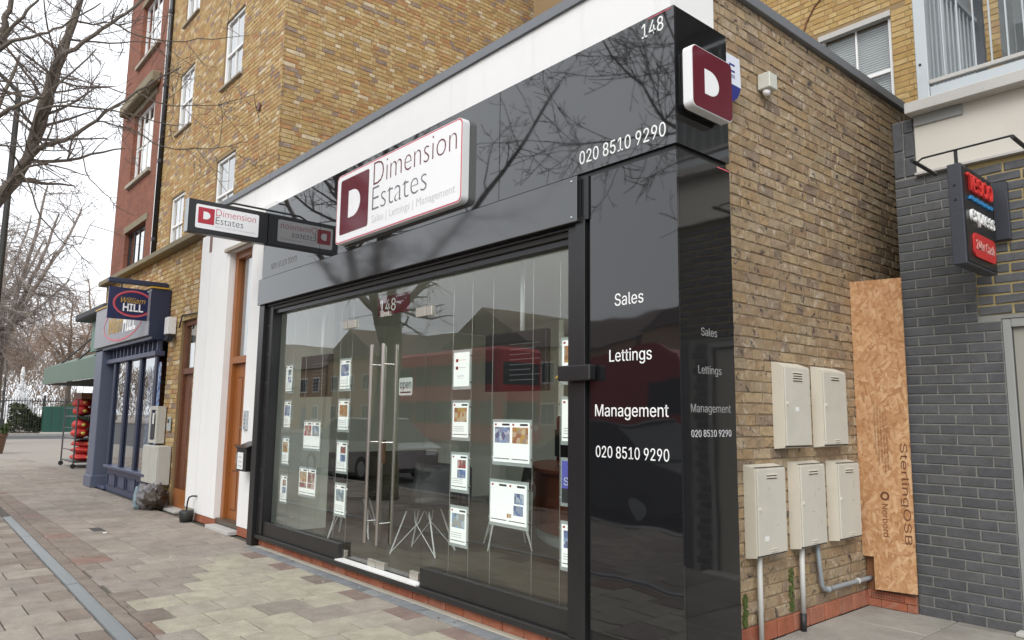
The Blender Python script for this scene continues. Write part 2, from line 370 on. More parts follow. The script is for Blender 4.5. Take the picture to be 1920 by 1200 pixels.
thin_glass('shop_front_glass', (.75, .8, .82), 1.52, 0.0, wav=.001, mult=2.6)
thin_glass('clear_glass', (.95, .96, .96), 1.52, 0.0, wav=.001)

def osb():
    m, t, b, lk = newmat('osb'); P = wpos(t)
    c = ramp(t, noise_n(t, 7, 5, .7, P, 1.0), [(.3, (.44, .225, .10)), (.7, (.53, .30, .145))]); hsum = None
    for i, (ang, lo) in enumerate(((.25, .45), (-.5, .5), (1.2, .55), (-1.2, .55), (.7, .6), (-.15, .62))):
        mp = t.nodes.new('ShaderNodeMapping'); mp.vector_type = 'TEXTURE'; mp.inputs['Rotation'].default_value = (0, ang, 0); mp.inputs['Scale'].default_value = (.020, 1, .075); mp.inputs['Location'].default_value = (i * .31, 0, i * .17); lk(P, mp.inputs[0])
        v = t.nodes.new('ShaderNodeTexVoronoi'); v.inputs['Scale'].default_value = 1.0; lk(mp.outputs[0], v.inputs['Vector'])
        sp_ = t.nodes.new('ShaderNodeSeparateColor'); lk(v.outputs['Color'], sp_.inputs[0])
        f = ramp(t, sp_.outputs[0], [(lo, g3(0)), (lo + .04, g3(.75))]); col = ramp(t, sp_.outputs[1], [(0, (.34, .155, .065)), (.3, (.46, .24, .11)), (.65, (.56, .335, .17)), (1, (.66, .45, .27))]); c = mixcol(t, f, c, col)
        hsum = f if hsum is None else mixcol(t, .5, hsum, f)
    c = mixcol(t, ramp(t, noise_n(t, 3, 6, .75, P, 1.0), [(.45, g3(0)), (.75, g3(.5))]), c, (.40, .19, .085))
    lk(c, b.inputs['Base Color']); b.inputs['Roughness'].default_value = .75; bump(t, b, hsum, .25, .002); return m
osb()
def woodfloor():
    m, t, b, lk = newmat('inner_floor'); P = wpos(t)
    mp = t.nodes.new('ShaderNodeMapping'); mp.inputs['Scale'].default_value = (1.2, 14, 1); lk(P, mp.inputs[0])
    c = ramp(t, noise_n(t, 1.5, 6, .7, mp.outputs[0]), [(.3, (.045, .036, .028)), (.7, (.115, .09, .068))]); lk(c, b.inputs['Base Color'])
    b.inputs['Roughness'].default_value = .35; return m
woodfloor()
def photoprint(name, seed, cols):
    m, t, b, lk = newmat(name); P = wpos(t)
    vm = t.nodes.new('ShaderNodeVectorMath'); vm.operation = 'ADD'; vm.inputs[1].default_value = (seed * 3.1, seed, seed * 7.7); lk(P, vm.inputs[0])
    v = t.nodes.new('ShaderNodeTexVoronoi'); v.inputs['Scale'].default_value = 26; lk(vm.outputs[0], v.inputs['Vector'])
    sep = t.nodes.new('ShaderNodeSeparateColor'); lk(v.outputs['Color'], sep.inputs[0])
    c = ramp(t, sep.outputs[1], [(i / len(cols), k) for i, k in enumerate(cols)], 'CONSTANT')
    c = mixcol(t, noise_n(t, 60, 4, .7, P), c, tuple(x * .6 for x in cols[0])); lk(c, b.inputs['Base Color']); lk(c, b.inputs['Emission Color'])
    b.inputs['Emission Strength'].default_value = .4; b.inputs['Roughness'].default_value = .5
photoprint('photo_a', 1, [(.25, .38, .55), (.35, .3, .22), (.6, .62, .6), (.12, .14, .12), (.45, .36, .2)])
photoprint('photo_b', 2, [(.12, .18, .38), (.30, .42, .60), (.7, .72, .74), (.1, .1, .16), (.35, .38, .42)])
photoprint('photo_c', 3, [(.45, .20, .08), (.5, .38, .1), (.25, .12, .08), (.62, .55, .42), (.3, .3, .25)])
photoprint('photo_d', 4, [(.38, .05, .07), (.5, .5, .45), (.2, .22, .16), (.6, .58, .5), (.14, .16, .12)])
def redwall():
    m, t, b, lk = newmat('red_brickwork'); P = wpos(t)
    sx = t.nodes.new('ShaderNodeSeparateXYZ'); lk(P, sx.inputs[0]); ad = t.nodes.new('ShaderNodeMath'); ad.operation = 'ADD'; lk(sx.outputs[0], ad.inputs[0]); lk(sx.outputs[1], ad.inputs[1])
    cb = t.nodes.new('ShaderNodeCombineXYZ'); lk(ad.outputs[0], cb.inputs[0]); lk(sx.outputs[2], cb.inputs[1])
    br = t.nodes.new('ShaderNodeTexBrick'); lk(cb.outputs[0], br.inputs[0]); br.inputs['Scale'].default_value = 1; br.inputs['Brick Width'].default_value = .225; br.inputs['Row Height'].default_value = .075
    br.inputs['Mortar Size'].default_value = .006; br.inputs['Color1'].default_value = (.23, .078, .044, 1); br.inputs['Color2'].default_value = (.185, .058, .034, 1); br.inputs['Mortar'].default_value = (.22, .12, .08, 1)
    c = mixcol(t, 1.0, br.outputs[0], ramp(t, noise_n(t, 2, 5, .7, P), [(.3, g3(.8)), (.7, g3(1.15))]), 'MULTIPLY')
    lk(c, b.inputs['Base Color']); b.inputs['Roughness'].default_value = .9; bump(t, b, br.outputs['Fac'], -.4, .006)
redwall()
# ------------------------------------------------------------------ lettering, brickwork, windows
_cap = {}
import os
try: UI_FONT = bpy.data.fonts.load(os.path.join(bpy.utils.system_resource('DATAFILES'), 'fonts', 'Inter.woff2'))   # Blender's own interface face
except Exception: UI_FONT = None
def text_mesh(body, off=0.0, shear=0.0, light=False):
    cu = bpy.data.curves.new('lettering', 'FONT'); cu.body = body
    if UI_FONT and not light: cu.font = UI_FONT
    cu.size = 1; cu.offset = off; cu.extrude = .02; cu.resolution_u = 3; cu.shear = shear
    ob = bpy.data.objects.new('lettering_source', cu); C.objects.link(ob)
    bpy.context.view_layer.update()
    me = bpy.data.meshes.new_from_object(ob.evaluated_get(bpy.context.evaluated_depsgraph_get()))
    bpy.data.objects.remove(ob); bpy.data.curves.remove(cu); return me
def lettering(body, mat, parent, P, U, V, N, width, cap, off=0.0, thick=.002, name='lettering', shear=0.0, light=False):
    """text whose first letter starts at P on the baseline, `width` long, capitals `cap` tall, thick along N"""
    if 'H' not in _cap:
        h = text_mesh('H'); _cap['H'] = max(v.co.y for v in h.vertices); bpy.data.meshes.remove(h)
    me = text_mesh(body, off, shear, light); xs = [v.co.x for v in me.vertices]; x0, x1 = min(xs), max(xs)
    P, U, V, N = Vector(P) - org(parent), Vector(U), Vector(V), Vector(N); sx = width / (x1 - x0); sy = cap / _cap['H']
    for v in me.vertices:
        c = v.co.copy(); v.co = P + U * ((c.x - x0) * sx) + V * (c.y * sy) + N * ((c.z + .02) / .04 * thick)
    me.materials.clear(); me.materials.append(M[mat]); me.name = name
    return link(name, me, parent)
XA, YA, ZA, NF, NS = (1, 0, 0), (0, 1, 0), (0, 0, 1), (0, -1, 0), (1, 0, 0)   # NF faces the street, NS faces +x

def holes_grid(u0, u1, v0, v1, holes):
    us = sorted({u0, u1, *[min(max(h[i], u0), u1) for h in holes for i in (0, 1)]}); vs_ = sorted({v0, v1, *[min(max(h[i], v0), v1) for h in holes for i in (2, 3)]})
    out = []
    for a, b in zip(us, us[1:]):
        run = None
        for c, d in zip(vs_, vs_[1:]):
            m, n = (a + b) / 2, (c + d) / 2
            solid = not any(h[0] < m < h[1] and h[2] < n < h[3] for h in holes)
            if solid: run = [run[0], d] if run else [c, d]
            elif run: out.append((a, b, *run)); run = None
        if run: out.append((a, b, *run))
    return out
def wall_core(mb, plane, val, u0, u1, v0, v1, holes, thick):
    """solid wall with openings; plane 'y': faces -y at y=val, u=x; plane 'x': faces +x at x=val, u=y"""
    for a, b, c, d in holes_grid(u0, u1, v0, v1, holes):
        if plane == 'y': mb.box(a, b, val, val + thick, c, d)
        else: mb.box(val - thick, val, a, b, c, d)
    return mb

def brick_verts(L, H, d, rng, jit=.002, ch=.004):
    """open-backed brick: local u across, v up, w out of the wall; 12 verts, 9 faces"""
    V = []
    for w_, ins in ((0, 0), (d - ch, 0), (d, ch)):
        for su, sv in ((-1, -1), (1, -1), (1, 1), (-1, 1)):
            V.append((su * (L / 2 - ins) + rng.uniform(-jit, jit), sv * (H / 2 - ins) + rng.uniform(-jit, jit), w_ + (rng.uniform(-jit, jit) if w_ else 0)))
    return V
BF = [(8, 9, 10, 11)] + [(i + k * 4, (i + 1) % 4 + k * 4, (i + 1) % 4 + 4 + k * 4, i + 4 + k * 4) for k in (0, 1) for i in range(4)]
_bm = {}
def lay_bricks(wall, plane, val, u0, u1, v0, v1, holes, mat, rng, bond='flemish', Lb=.215, Hb=.065, J=.010, depth=.0055, keep=None, n_single=0, name='brick', jit=.0025, mixed=None, tone=None):
    """bricks on a wall face; the n_single that show largest become objects, the others one part"""
    cells = []; row = 0; v = v0
    while v + Hb * .5 < v1:
        h = min(Hb, v1 - v)
        u = u0 - ((.1125 if bond == 'stretcher' else .06) if row % 2 else 0) - (rng.uniform(0, .05) if bond == 'random' else 0); k = row
        while u < u1:
            if bond == 'stretcher': L = Lb
            else: L = Lb if (k % 2 == 0 if bond == 'flemish' else rng.random() < .6) else (Lb - J) / 2
            a, b = max(u, u0), min(u + L, u1)
            if b - a > .03: cells.append((a, b, v, v + h))
            u += L + J; k += 1
        v += Hb + J; row += 1
    out = []
    for a, b, c, d in cells:
        m, n = (a + b) / 2, (c + d) / 2; bad = False
        for h in holes:
            if h[0] < b and h[1] > a and h[2] < d and h[3] > c:
                # trim against the opening's side, drop what is mostly inside
                if h[2] < n < h[3]:
                    if a < h[0] - .03 and b <= h[1] + .2: b = h[0] - .002
                    elif b > h[1] + .03 and a >= h[0] - .2: a = h[1] + .002
                    else: bad = True
                else: bad = True
        if bad or b - a < .03: continue
        if keep and not keep(m, n): continue
        out.append((a, b, c, d))
    def world(m, n): return Vector((m, val, n)) if plane == 'y' else Vector((val, m, n))
    def size(c):
        p = world((c[0] + c[1]) / 2, (c[2] + c[3]) / 2) - CAM; z = p.dot(FWD)
        if z < .3: return 0
        X, Y = p.dot(RGT) / z * 1374, p.dot(UPV) / z * 1374
        return (1 / p.length) if abs(X) < 975 and abs(Y) < 615 else 0
    out.sort(key=size, reverse=True)
    singles, rest = out[:n_single], out[n_single:]
    if plane == 'y': mk = lambda p: (p[0], -p[2], p[1])
    else: mk = lambda p: (p[2], p[0], p[1])
    o_ = org(wall)
    for a, b, c, d in singles:
        L = round(b - a, 2); key = (plane, mat, name, L, round(d - c, 3), rng.randrange(4))
        if key not in _bm:
            me = bpy.data.meshes.new(name); me.from_pydata([mk(p) for p in brick_verts(L - (L - (b - a) if abs(L - (b - a)) < .006 else 0), d - c, depth, rng, jit)], [], BF); me.materials.append(M[mat]); _bm[key] = me
        q = bpy.data.objects.new(name, _bm[key]); C.objects.link(q); q.parent = wall
        q.location = world((a + b) / 2, (c + d) / 2) - o_
    if rest:
        mb = MB()
        for a, b, c, d in rest:
            p0 = world((a + b) / 2, (c + d) / 2)
            mb.add([(p0 + Vector(mk(p)))[:] for p in brick_verts(b - a, d - c, depth, rng, jit)], BF)
        q = mb.build(name + 'work', mat, wall, recalc=False)
        if n_single: tag(q, kind='stuff')
    return len(singles), len(rest)

def sash_window(parent, x0, x1, z0, z1, y, frame='white_upvc', sill='stone', bars=1, rail=.5, reveal=.035, glass='win_glass', panels=True, sillproj=.05):
    """timber sash in a front wall facing the street at y"""
    wn = MB(); f = .055; yf = y + reveal
    wn.box(x0, x0 + f, yf, yf + .07, z0, z1, ch=.006).box(x1 - f, x1, yf, yf + .07, z0, z1, ch=.006).box(x0 + f, x1 - f, yf, yf + .07, z1 - f, z1, ch=.006).box(x0 + f, x1 - f, yf, yf + .07, z0, z0 + f * 1.3, ch=.006)
    fr = wn.build('window', frame, parent)
    zr = z0 + (z1 - z0) * rail
    MB().box(x0 + f, x1 - f, yf + .012, yf + .055, zr - .025, zr + .025, ch=.004).build('meeting_rail', frame, fr)
    for k in range(bars):
        xb = x0 + f + (x1 - x0 - 2 * f) * (k + 1) / (bars + 1)
        MB().box(xb - .011, xb + .011, yf + .022, yf + .05, zr + .025, z1 - f).build('glazing_bar', frame, fr); MB().box(xb - .011, xb + .011, yf + .022, yf + .05, z0 + f * 1.3, zr - .025).build('glazing_bar', frame, fr)
    MB().box(x0 + f * .8, x1 - f * .8, yf + .035, yf + .041, zr, z1 - f * .8).build('pane', glass, fr)
    MB().box(x0 + f * .8, x1 - f * .8, yf + .044, yf + .050, z0 + f, zr).build('pane', glass, fr)
    if sill: MB().box(x0 - .06, x1 + .06, y - sillproj, yf + .02, z0 - .045, z0 - .003, ch=.006).build('sill', sill, fr)
    return fr

# ------------------------------------------------------------------ ground
rng = random.Random(7)
gnd = MB(); gnd.add([(-400, -400, -.16), (400, -400, -.16), (400, 400, -.16), (-400, 400, -.16)], [(0, 1, 2, 3)])
tag(gnd.build('ground', 'far_paving', recalc=False), kind='structure')
rd = MB(); rd.add([(-400, -21, -.12), (300, -21, -.12), (300, -4.7, -.12), (-400, -4.7, -.12)], [(0, 1, 2, 3)])
tag(rd.build('road', 'asphalt', recalc=False), kind='structure')
cr = MB(); cr.add([(-51, -4.7, -.116), (-42, -4.7, -.116), (-42, 90, -.116), (-51, 90, -.116)], [(0, 1, 2, 3)])
tag(cr.build('side_road', 'asphalt', recalc=False), kind='structure')
pv = tag(bx('pavement', 'joint', None, -41.7, 9, -4.5, .4, -.15, -.016), kind='structure')
kb = tag(bx('kerb', 'kerb_stone', None, -41.7, 9, -4.7, -4.5, -.15, .0), kind='structure')
far = tag(bx('park_pavement', 'far_paving', None, -110, -51.2, -4.4, 60, -.15, .01), kind='structure')
fk = tag(bx('park_kerb', 'kerb_stone', None, -51.2, -51.0, -4.4, 60, -.15, .015), kind='structure')
op = tag(bx('opposite_pavement', 'far_paving', None, -120, 60, -26.4, -21, -.15, .0), kind='structure')
for k in range(9):
    tag(bx('road_marking', 'road_paint', None, -40 + 5 * k, -38 + 5 * k, -12.9, -12.78, -.119, -.112), kind='structure')
tag(bx('give_way_marking', 'road_paint', None, -43.4, -43.1, -4.2, 7, -.112, -.106), kind='structure')

S = .352; YS0, YD0, YD1 = -.105, -1.70, -1.90
def drain_y(x): return -1.70 - .0235 * (x + 9.8) - .06     # centre line of the channel
slabs = []      # (x0,x1,y0,y1,mat)
ncol = 0
x = -24.0
row = 0
while x < 8.0:
    a, b = x + .005, x + S - .005; xm = x + S / 2; dy = drain_y(xm)
    inner_edge = dy + .165
    def put(y0, y1, mat):
        if y1 - y0 > .03: slabs.append((a, b, y0 + .005, y1 - .005, mat))
    # shop side of the drain: full slabs in half bond, infill blocks at the ends
    y = YS0 if xm > -5.75 else (.05 if xm > -14.15 else .398)
    if xm > -5.75 and row % 2: put(y - .17, y, rng.choice(['slab_pink', 'slab_pink', 'slab_dark'])); y -= .17
    while y - S > inner_edge - .02:
        edge = -4.9 - 1.1 * (y + .5) + .3 * math.sin(y * 5)
        mt = 'slab_new' if xm > edge and rng.random() < .93 else 'slab'
        put(y - S, y, mt); y -= S
    if y - inner_edge > .05: put(inner_edge, y, rng.choice(['slab_dark', 'slab_dark', 'slab_dark', 'slab_pink', 'slab']))
    put(dy + .055, dy + .165, 'slab_dark')
    # street side
    y = dy - .055
    if row % 2: put(y - .17, y, 'slab_dark'); y -= .17
    while y > -4.3:
        put(max(y - S, -4.5), y, 'slab' if rng.random() < .94 else 'slab_dark'); y -= S
    x += S; row += 1
def slab_size(s):
    p = Vector(((s[0] + s[1]) / 2, (s[2] + s[3]) / 2, 0)) - CAM; z = p.dot(FWD)
    if z < .3: return 0
    X, Y = p.dot(RGT) / z * 1374, p.dot(UPV) / z * 1374
    return 1 / p.length if abs(X) < 1000 and abs(Y) < 650 else 0
slabs.sort(key=slab_size, reverse=True)
def slab_v(x0, x1, y0, y1, z0, z1, c, r):
    V = []
    t = [r.uniform(-.0016, .0016) for _ in range(4)]
    for zz, i in ((z0, 0), (z1 - c, 0), (z1, c)):
        for k, (px, py) in enumerate(((x0 + i, y0 + i), (x1 - i, y0 + i), (x1 - i, y1 - i), (x0 + i, y1 - i))): V.append((px, py, zz + (t[k] if zz > z0 else 0)))
    return V
_sl = {}
for s in slabs[:300]:
    key = (s[4], round(s[1] - s[0], 2), round(s[3] - s[2], 2), rng.randrange(4)); wx, wy = s[1] - s[0], s[3] - s[2]
    if key not in _sl:
        me = bpy.data.meshes.new('slab'); me.from_pydata(slab_v(-wx / 2, wx / 2, -wy / 2, wy / 2, -.02, 0, .004, rng), [], BF); me.materials.append(M[s[4]]); _sl[key] = me
    o = bpy.data.objects.new('slab', _sl[key]); C.objects.link(o); o.parent = pv; o.location = ((s[0] + s[1]) / 2, (s[2] + s[3]) / 2, 0)
mb = MB()
for s in slabs[300:]: mb.mat(s[4]).add(slab_v(*s[:4], -.02, 0, .004, rng), BF)
tag(mb.build('distant_slabs', None, pv, recalc=False), kind='stuff')
tag(bx('forecourt', 'far_paving', None, -41.7, -14.12, .402, 7, -.15, -.003), kind='structure')
mb = MB().mat('far_paving').box(-41.7, -24.0, -4.5, .39, -.02, -.004); mb.build('far_surface', None, pv)
# the channel drain: metal sections end to end
xd = -9.8; k = 0
while xd < 3.0:
    L = 1.0; y0, y1 = drain_y(xd), drain_y(xd + L - .006)
    m_ = MB(); e = L - .006; wv = .003 * math.sin(k * 2.1)
    m_.add([(xd, y0 - .05, -.012), (xd + e, y1 - .05, -.012), (xd + e, y1 + .05, -.012), (xd, y0 + .05, -.012), (xd, y0 - .046, .003), (xd + e, y1 - .046, .003 + wv), (xd + e, y1 + .046, .003 + wv), (xd, y0 + .046, .003)],
           [(0, 3, 2, 1), (4, 5, 6, 7), (0, 1, 5, 4), (1, 2, 6, 5), (2, 3, 7, 6), (3, 0, 4, 7)])
    m_.add([(xd, y0 + .034, .0035), (xd + e, y1 + .034, .0035 + wv), (xd + e, y1 + .046, .0035 + wv), (xd, y0 + .046, .0035), (xd, y0 + .035, .008), (xd + e, y1 + .035, .008 + wv), (xd + e, y1 + .045, .008 + wv), (xd, y0 + .045, .008)],
           [(0, 3, 2, 1), (4, 5, 6, 7), (0, 1, 5, 4), (1, 2, 6, 5), (2, 3, 7, 6), (3, 0, 4, 7)])
    m_.build('drain_cover', 'drain_metal', pv); xd += L; k += 1
# granite setts and a pale mortar fillet along the shop front
xs = -5.65; 
while xs < -.05:
    L = rng.uniform(.16, .24); MB().box(xs + .003, min(xs + L, 0) - .003, -.100 + rng.uniform(-.003, .003), .012, -.02, .002 + rng.uniform(-.001, .002), ch=.004).build('sett', 'sett', pv); xs += L
bx('mortar_fillet', 'pale_mortar', pv, -5.65, -.05, .014, .075, -.02, .004, ch=.002)
# side yard
yd = tag(bx('side_yard', 'joint', None, -.3, 9, .4, 2.9, -.15, -.014), kind='structure')
for i, x in enumerate([-.29 + .62 * k for k in range(8)]):
    y = .02 - (.3 if i % 2 else 0); 
    while y < 2.8:
        y0, y1 = max(y, .02), min(y + .75, 2.83)
        if y1 - y0 > .05:
            s = MB(); s.add(slab_v(x + .004, x + .616, y0 + .004, y1 - .004, -.02, .001, .004, rng), BF); s.build('slab', 'yard_slab', yd, recalc=False)
        y += .75
# bits of litter and an access hatch
bx('access_cover', 'dark_slot', pv, -8.05, -7.75, -1.12, -1.0, -.003, .0035)
tag(MB().box(-7.55, -7.5, -1.07, -1.03, .001, .012, ch=.004).build('paper_scrap', 'litter'), 'white scrap of paper lying on the pavement slabs', 'litter')
# ------------------------------------------------------------------ the estate agent's shop
shop = thing('estate_agency', (-3, .4, 0), 'single-storey shop with glossy black fascia, full-height glass front and white parapet', 'shop')
WX = -.297           # plane of the stock-brick side wall
# white parapet band with grey metal coping
bx('parapet', 'white_render', shop, -6.62, -.283, .35, .60, 3.6, 4.44)
bx('parapet', 'white_render', shop, -8.45, -6.625, .352, .60, 3.6, 4.437)
bx('parapet_return', 'white_render', shop, -.60, -.285, .602, .838, 3.6, 4.44)
MB().prism([(.325, 4.442), (.64, 4.442), (.64, 4.53), (.325, 4.52)], 'x', -8.47, -6.618).build('coping', 'coping_grey', shop)
MB().prism([(.325, 4.442), (.64, 4.442), (.64, 4.53), (.325, 4.52)], 'x', -6.612, -.255).build('coping', 'coping_grey', shop)
MB().box(-.52, -.255, .642, 9.5, 4.443, 4.525, ch=.004).build('coping', 'coping_grey', shop)
bx('roof', 'slate', shop, -8.4, -.5, .6, 9.5, 4.1, 4.2)
# fascia: black gloss panels
for a, b in ((-5.85, -4.403), (-4.397, -1.562), (-1.556, -.001)):
    bx('fascia_panel', 'black_gloss', shop, a, b, 0, .02, 2.985, 3.815)
bx('fascia_panel', 'black_side', shop, -.021, .0, .0215, .53, 2.985, 3.813)
bx('fascia_core', 'frame_black', shop, -5.845, -.022, .0205, .35, 2.95, 3.808)
bx('fascia_back', 'frame_black', shop, -.297, -.022, .351, .528, 2.95, 3.80)
MB().box(-.19, -.02, -.002, -.0005, 3.800, 3.806).build('film_edge', 'sign_edge', shop)
# right-hand pilaster
bx('pilaster_panel', 'black_gloss_wavy', shop, -.66, -.001, 0, .02, .212, 2.945)
bx('pilaster_panel', 'black_side', shop, -.021, 0, .0215, .53, .20, 2.945)
bx('pilaster_core', 'frame_black', shop, -.690, -.022, .0205, .527, .10, 2.948)
bx('pilaster_base', 'white_render', shop, -.62, -.05, .022, .50, 0.002, .099)
bx('shutter_end_strip', 'frame_black', shop, -.705, -.664, -.012, .02, 2.672, 2.952)
bx('vinyl_tag', 'sign_edge', shop, .0006, .0016, .40, .53, 2.930, 2.938)
# shutter housing
bx('shutter_box', 'shutter_black', shop, -5.83, -.735, -.045, -.001, 2.664, 2.962, ch=.004)
bx('shutter_housing', 'frame_black', shop, -5.83, -.71, .0005, .14, 2.70, 2.949)
for k, (z0, z1, y0) in enumerate(((2.640, 2.6995, .01), (2.602, 2.6395, .035), (2.556, 2.6015, .06))):
    MB().box(-5.69, -.867, y0, .14, z0, z1, ch=.003).build('shutter_slot', ('frame_black', 'dark_channel', 'frame_black')[k], shop)
for x in (-.78, -5.79):
    for z in (2.695, 2.93): MB().lathe((x, -.045, z), [(.007, 0), (.007, -.004), (.003, -.006)], 10, 'y').build('screw', 'chrome', shop)
# posts
MB().box(-.862, -.782, .008, .14, .13, 2.6995, ch=.003).build('post', 'frame_black', shop)
MB().box(-.780, -.698, -.012, .14, .06, 2.6995, ch=.003).build('post', 'frame_black', shop)
MB().box(-5.84, -5.70, -.012, .14, .002, 2.6995, ch=.004).build('post', 'frame_black', shop)
MB().box(-5.698, -5.55, .03, .14, .13, 2.6995, ch=.004).build('post', 'frame_black', shop)
for k in range(7): MB().lathe((-5.64, .03, .5 + .32 * k), [(.006, 0), (.006, -.003), (.002, -.005)], 8, 'y').build('screw', 'chrome', shop)
lk_ = MB().box(-.875, -.60, -.075, -.014, 1.66, 1.755, ch=.008).build('shutter_lock', 'frame_black', shop)
MB().tube([(-.873, -.05, 1.70), (-.90, -.06, 1.68)], .006, 6).build('key', 'gold', lk_)
# sill, riser and red plinth bricks
bx('sill', 'riser_black', shop, -5.70, -.70, .012, .14, .083, .126, ch=.003)
bx('riser', 'riser_black', shop, -5.55, -3.835, .05, .10, .128, .268, ch=.003)
bx('riser', 'riser_black', shop, -2.515, -.865, .05, .10, .128, .268, ch=.003)
bx('threshold', 'white_upvc', shop, -3.832, -2.518, .016, .10, .1275, .139)
pl = bx('plinth', 'mortar_red', shop, -5.70, -.70, .083, .14, .0, .0825)
xs = -5.70
while xs < -.72:
    L = min(.215, -.70 - xs); MB().box(xs + .002, xs + L - .002, .070 + rng.uniform(-.002, .002), .090, .003, .0815, ch=.004).build('brick', 'brick_red', pl); xs += .219
# glazing
gl = lambda n, a, b, z0, z1, p=shop: bx(n, 'shop_glass', p, a, b, .115, .125, z0, z1)
gl('pane', -5.55, -3.932, .2, 2.60); gl('pane', -2.606, -.86, .2, 2.60); gl('transom_pane', -3.928, -2.61, 2.355, 2.60)
for k, (a, b, hx) in enumerate(((-3.928, -3.262, -3.37), (-3.254, -2.61, -3.17))):
    d = gl('door', a, b, .142, 2.35)
    for y in (.05, .19):
        MB().tube([(hx, y, .34), (hx, y, 2.06)], .0155, 12).build('handle', 'steel', d, smooth=False)
    for z in (.52, 1.20, 1.88): MB().tube([(hx, .05, z), (hx, .19, z)], .008, 8).build('handle_fixing', 'chrome', d)
    e = (a, b)[k]; q = .055 if k == 0 else -.055
    bx('hinge_patch', 'patch_steel', d, min(e, e + 2.6 * q), max(e, e + 2.6 * q), .100, .140, 2.255, 2.335, ch=.003)
    bx('hinge_patch', 'patch_steel', d, min(e, e + 2.2 * q), max(e, e + 2.2 * q), .098, .142, .140, .205, ch=.003)
    i_ = (b, a)[k]; bx('lock_patch', 'patch_steel', d, min(i_, i_ - 2.4 * q), max(i_, i_ - 2.4 * q), .098, .142, .140, .20, ch=.003)
    bx('top_catch', 'patch_steel', d, min(i_, i_ - 1.2 * q), max(i_, i_ - 1.2 * q), .10, .14, 2.31, 2.352, ch=.003)
bx('lock_plate', 'wood_brown', shop, -3.30, -3.22, .127, .14, 1.02, 1.22)
bx('fin_patch', 'patch_steel', shop, -2.60, -2.52, .100, .14, 2.255, 2.335, ch=.003)
bx('fin_patch', 'patch_steel', shop, -4.02, -3.94, .100, .14, 2.255, 2.335, ch=.003)
# red house number strip inside the glass over the doors
rn = bx('number_strip', 'sign_maroon', shop, -3.42, -2.90, .130, .134, 2.33, 2.50)  # red strip darkened to maroon: dimming by the glass put into the colour
lettering('148', 'paper_plain', rn, (-3.38, .1285, 2.36), XA, ZA, NF, .26, .11, 0, .001)
# interior shell
bx('interior_floor', 'inner_floor', shop, -7.35, -.72, .145, 5.6, .06, .118)
bx('interior_ceiling', 'inner_ceiling', shop, -7.35, -.5, .36, 5.6, 2.80, 2.86)
bx('ceiling_bulkhead', 'inner_ceiling', shop, -5.7, -.72, .15, .355, 2.62, 2.94)
bx('interior_wall', 'inner_wall', shop, -7.35, -.5, 5.45, 5.55, .118, 2.80)
bx('interior_wall', 'inner_wall', shop, -7.45, -7.355, .9, 5.44, .118, 2.80)
bx('interior_wall', 'inner_wall', shop, -7.35, -5.72, .78, .88, .118, 2.80)
bx('interior_wall', 'inner_wall', shop, -5.80, -5.72, .15, .775, .118, 2.80)
bx('interior_wall', 'inner_wall', shop, -.72, -.60, .15, 5.44, .118, 2.80)
bx('partition', 'inner_wall', shop, -6.0, -4.9, 3.9, 4.0, .118, 2.80)
bx('inner_door', 'white_upvc', shop, -4.6, -3.8, 5.41, 5.45, .12, 2.15, ch=.004)
for xz in ((-4.55, -4.24), (-4.16, -3.85)):
    for z in (.3, 1.2): bx('door_panel', 'paper_plain', shop, *xz, 5.40, 5.412, z, z + .75, ch=.004)
# lettering on the fascia and pilaster
lettering('148', 'letter_white', shop, (-.235, -.0005, 3.695), XA, ZA, NF, .16, .088)
lettering('020 8510 9290', 'letter_white', shop, (-.75, -.0005, 3.045), XA, ZA, NF, .68, .085)
lettering('020 8510 9290', 'letter_faded', shop, (-5.60, -.0005, 3.06), XA, ZA, NF, .66, .07)
for s_, x, z, wd, cp in (('Sales', -.46, 2.098, .215, .072), ('Lettings', -.505, 1.768, .315, .070), ('Management', -.62, 1.447, .54, .070)):
    lettering(s_, 'letter_white', shop, (x, -.0005, z), XA, ZA, NF, wd, cp)
lettering('020 8510 9290', 'letter_white', shop, (-.615, -.0005, 1.207), XA, ZA, NF, .535, .066)
for s_, y, z, wd, cp, m in (('Sales', .20, 1.905, .155, .045, 'letter_faded'), ('Lettings', .165, 1.69, .225, .045, 'letter_faded'), ('Management', .09, 1.475, .385, .045, 'letter_faded'), ('020 8510 9290', .09, 1.34, .385, .038, 'sign_pale')):
    lettering(s_, m, shop, (.0005, y, z), YA, ZA, NS, wd, cp)
# stock-brick side wall: recessed mortar, bricks laid on it, red plinth course at the foot
sw = MB().box(-.6, WX - .006, .53, 9.5, .12, 4.441).build('side_wall', 'mortar_tan', shop)
print('side', lay_bricks(sw, 'x', WX - .006, .53, 5.6, .125, 4.44, [(.5, .838, 3.55, 4.6)], 'brick_side', random.Random(3), 'random', n_single=300, depth=.006, jit=.004, keep=lambda u, v: True))
sp = MB().box(-.6, WX - .004, .53, 2.84, .0, .1195).build('side_plinth', 'mortar_red', shop)
yy = .53
while yy < 2.78:
    L = min(.215, 2.83 - yy)
    for z in (.004, ): MB().box(WX - .02, WX + .012 + rng.uniform(-.002, .002), yy + .004, yy + L - .004, .004, .117, ch=.004).build('brick', 'brick_red', sp)
    yy += .222
for y0, y1, z0, z1 in ((1.02, 1.06, .13, .33), (1.60, 1.645, .14, .42), (1.20, 1.25, .12, .20)):
    g = MB(); r_ = random.Random(int(y0 * 100))
    for k in range(60):
        p = (WX + .002 + r_.uniform(0, .006), r_.uniform(y0, y1), r_.uniform(z0, z1) ); s_ = r_.uniform(.004, .012)
        g.box(p[0] - .004, p[0] + .004, p[1] - s_, p[1] + s_, p[2] - s_, p[2] + s_)
    tag(g.build('moss', 'moss', shop), kind='stuff')

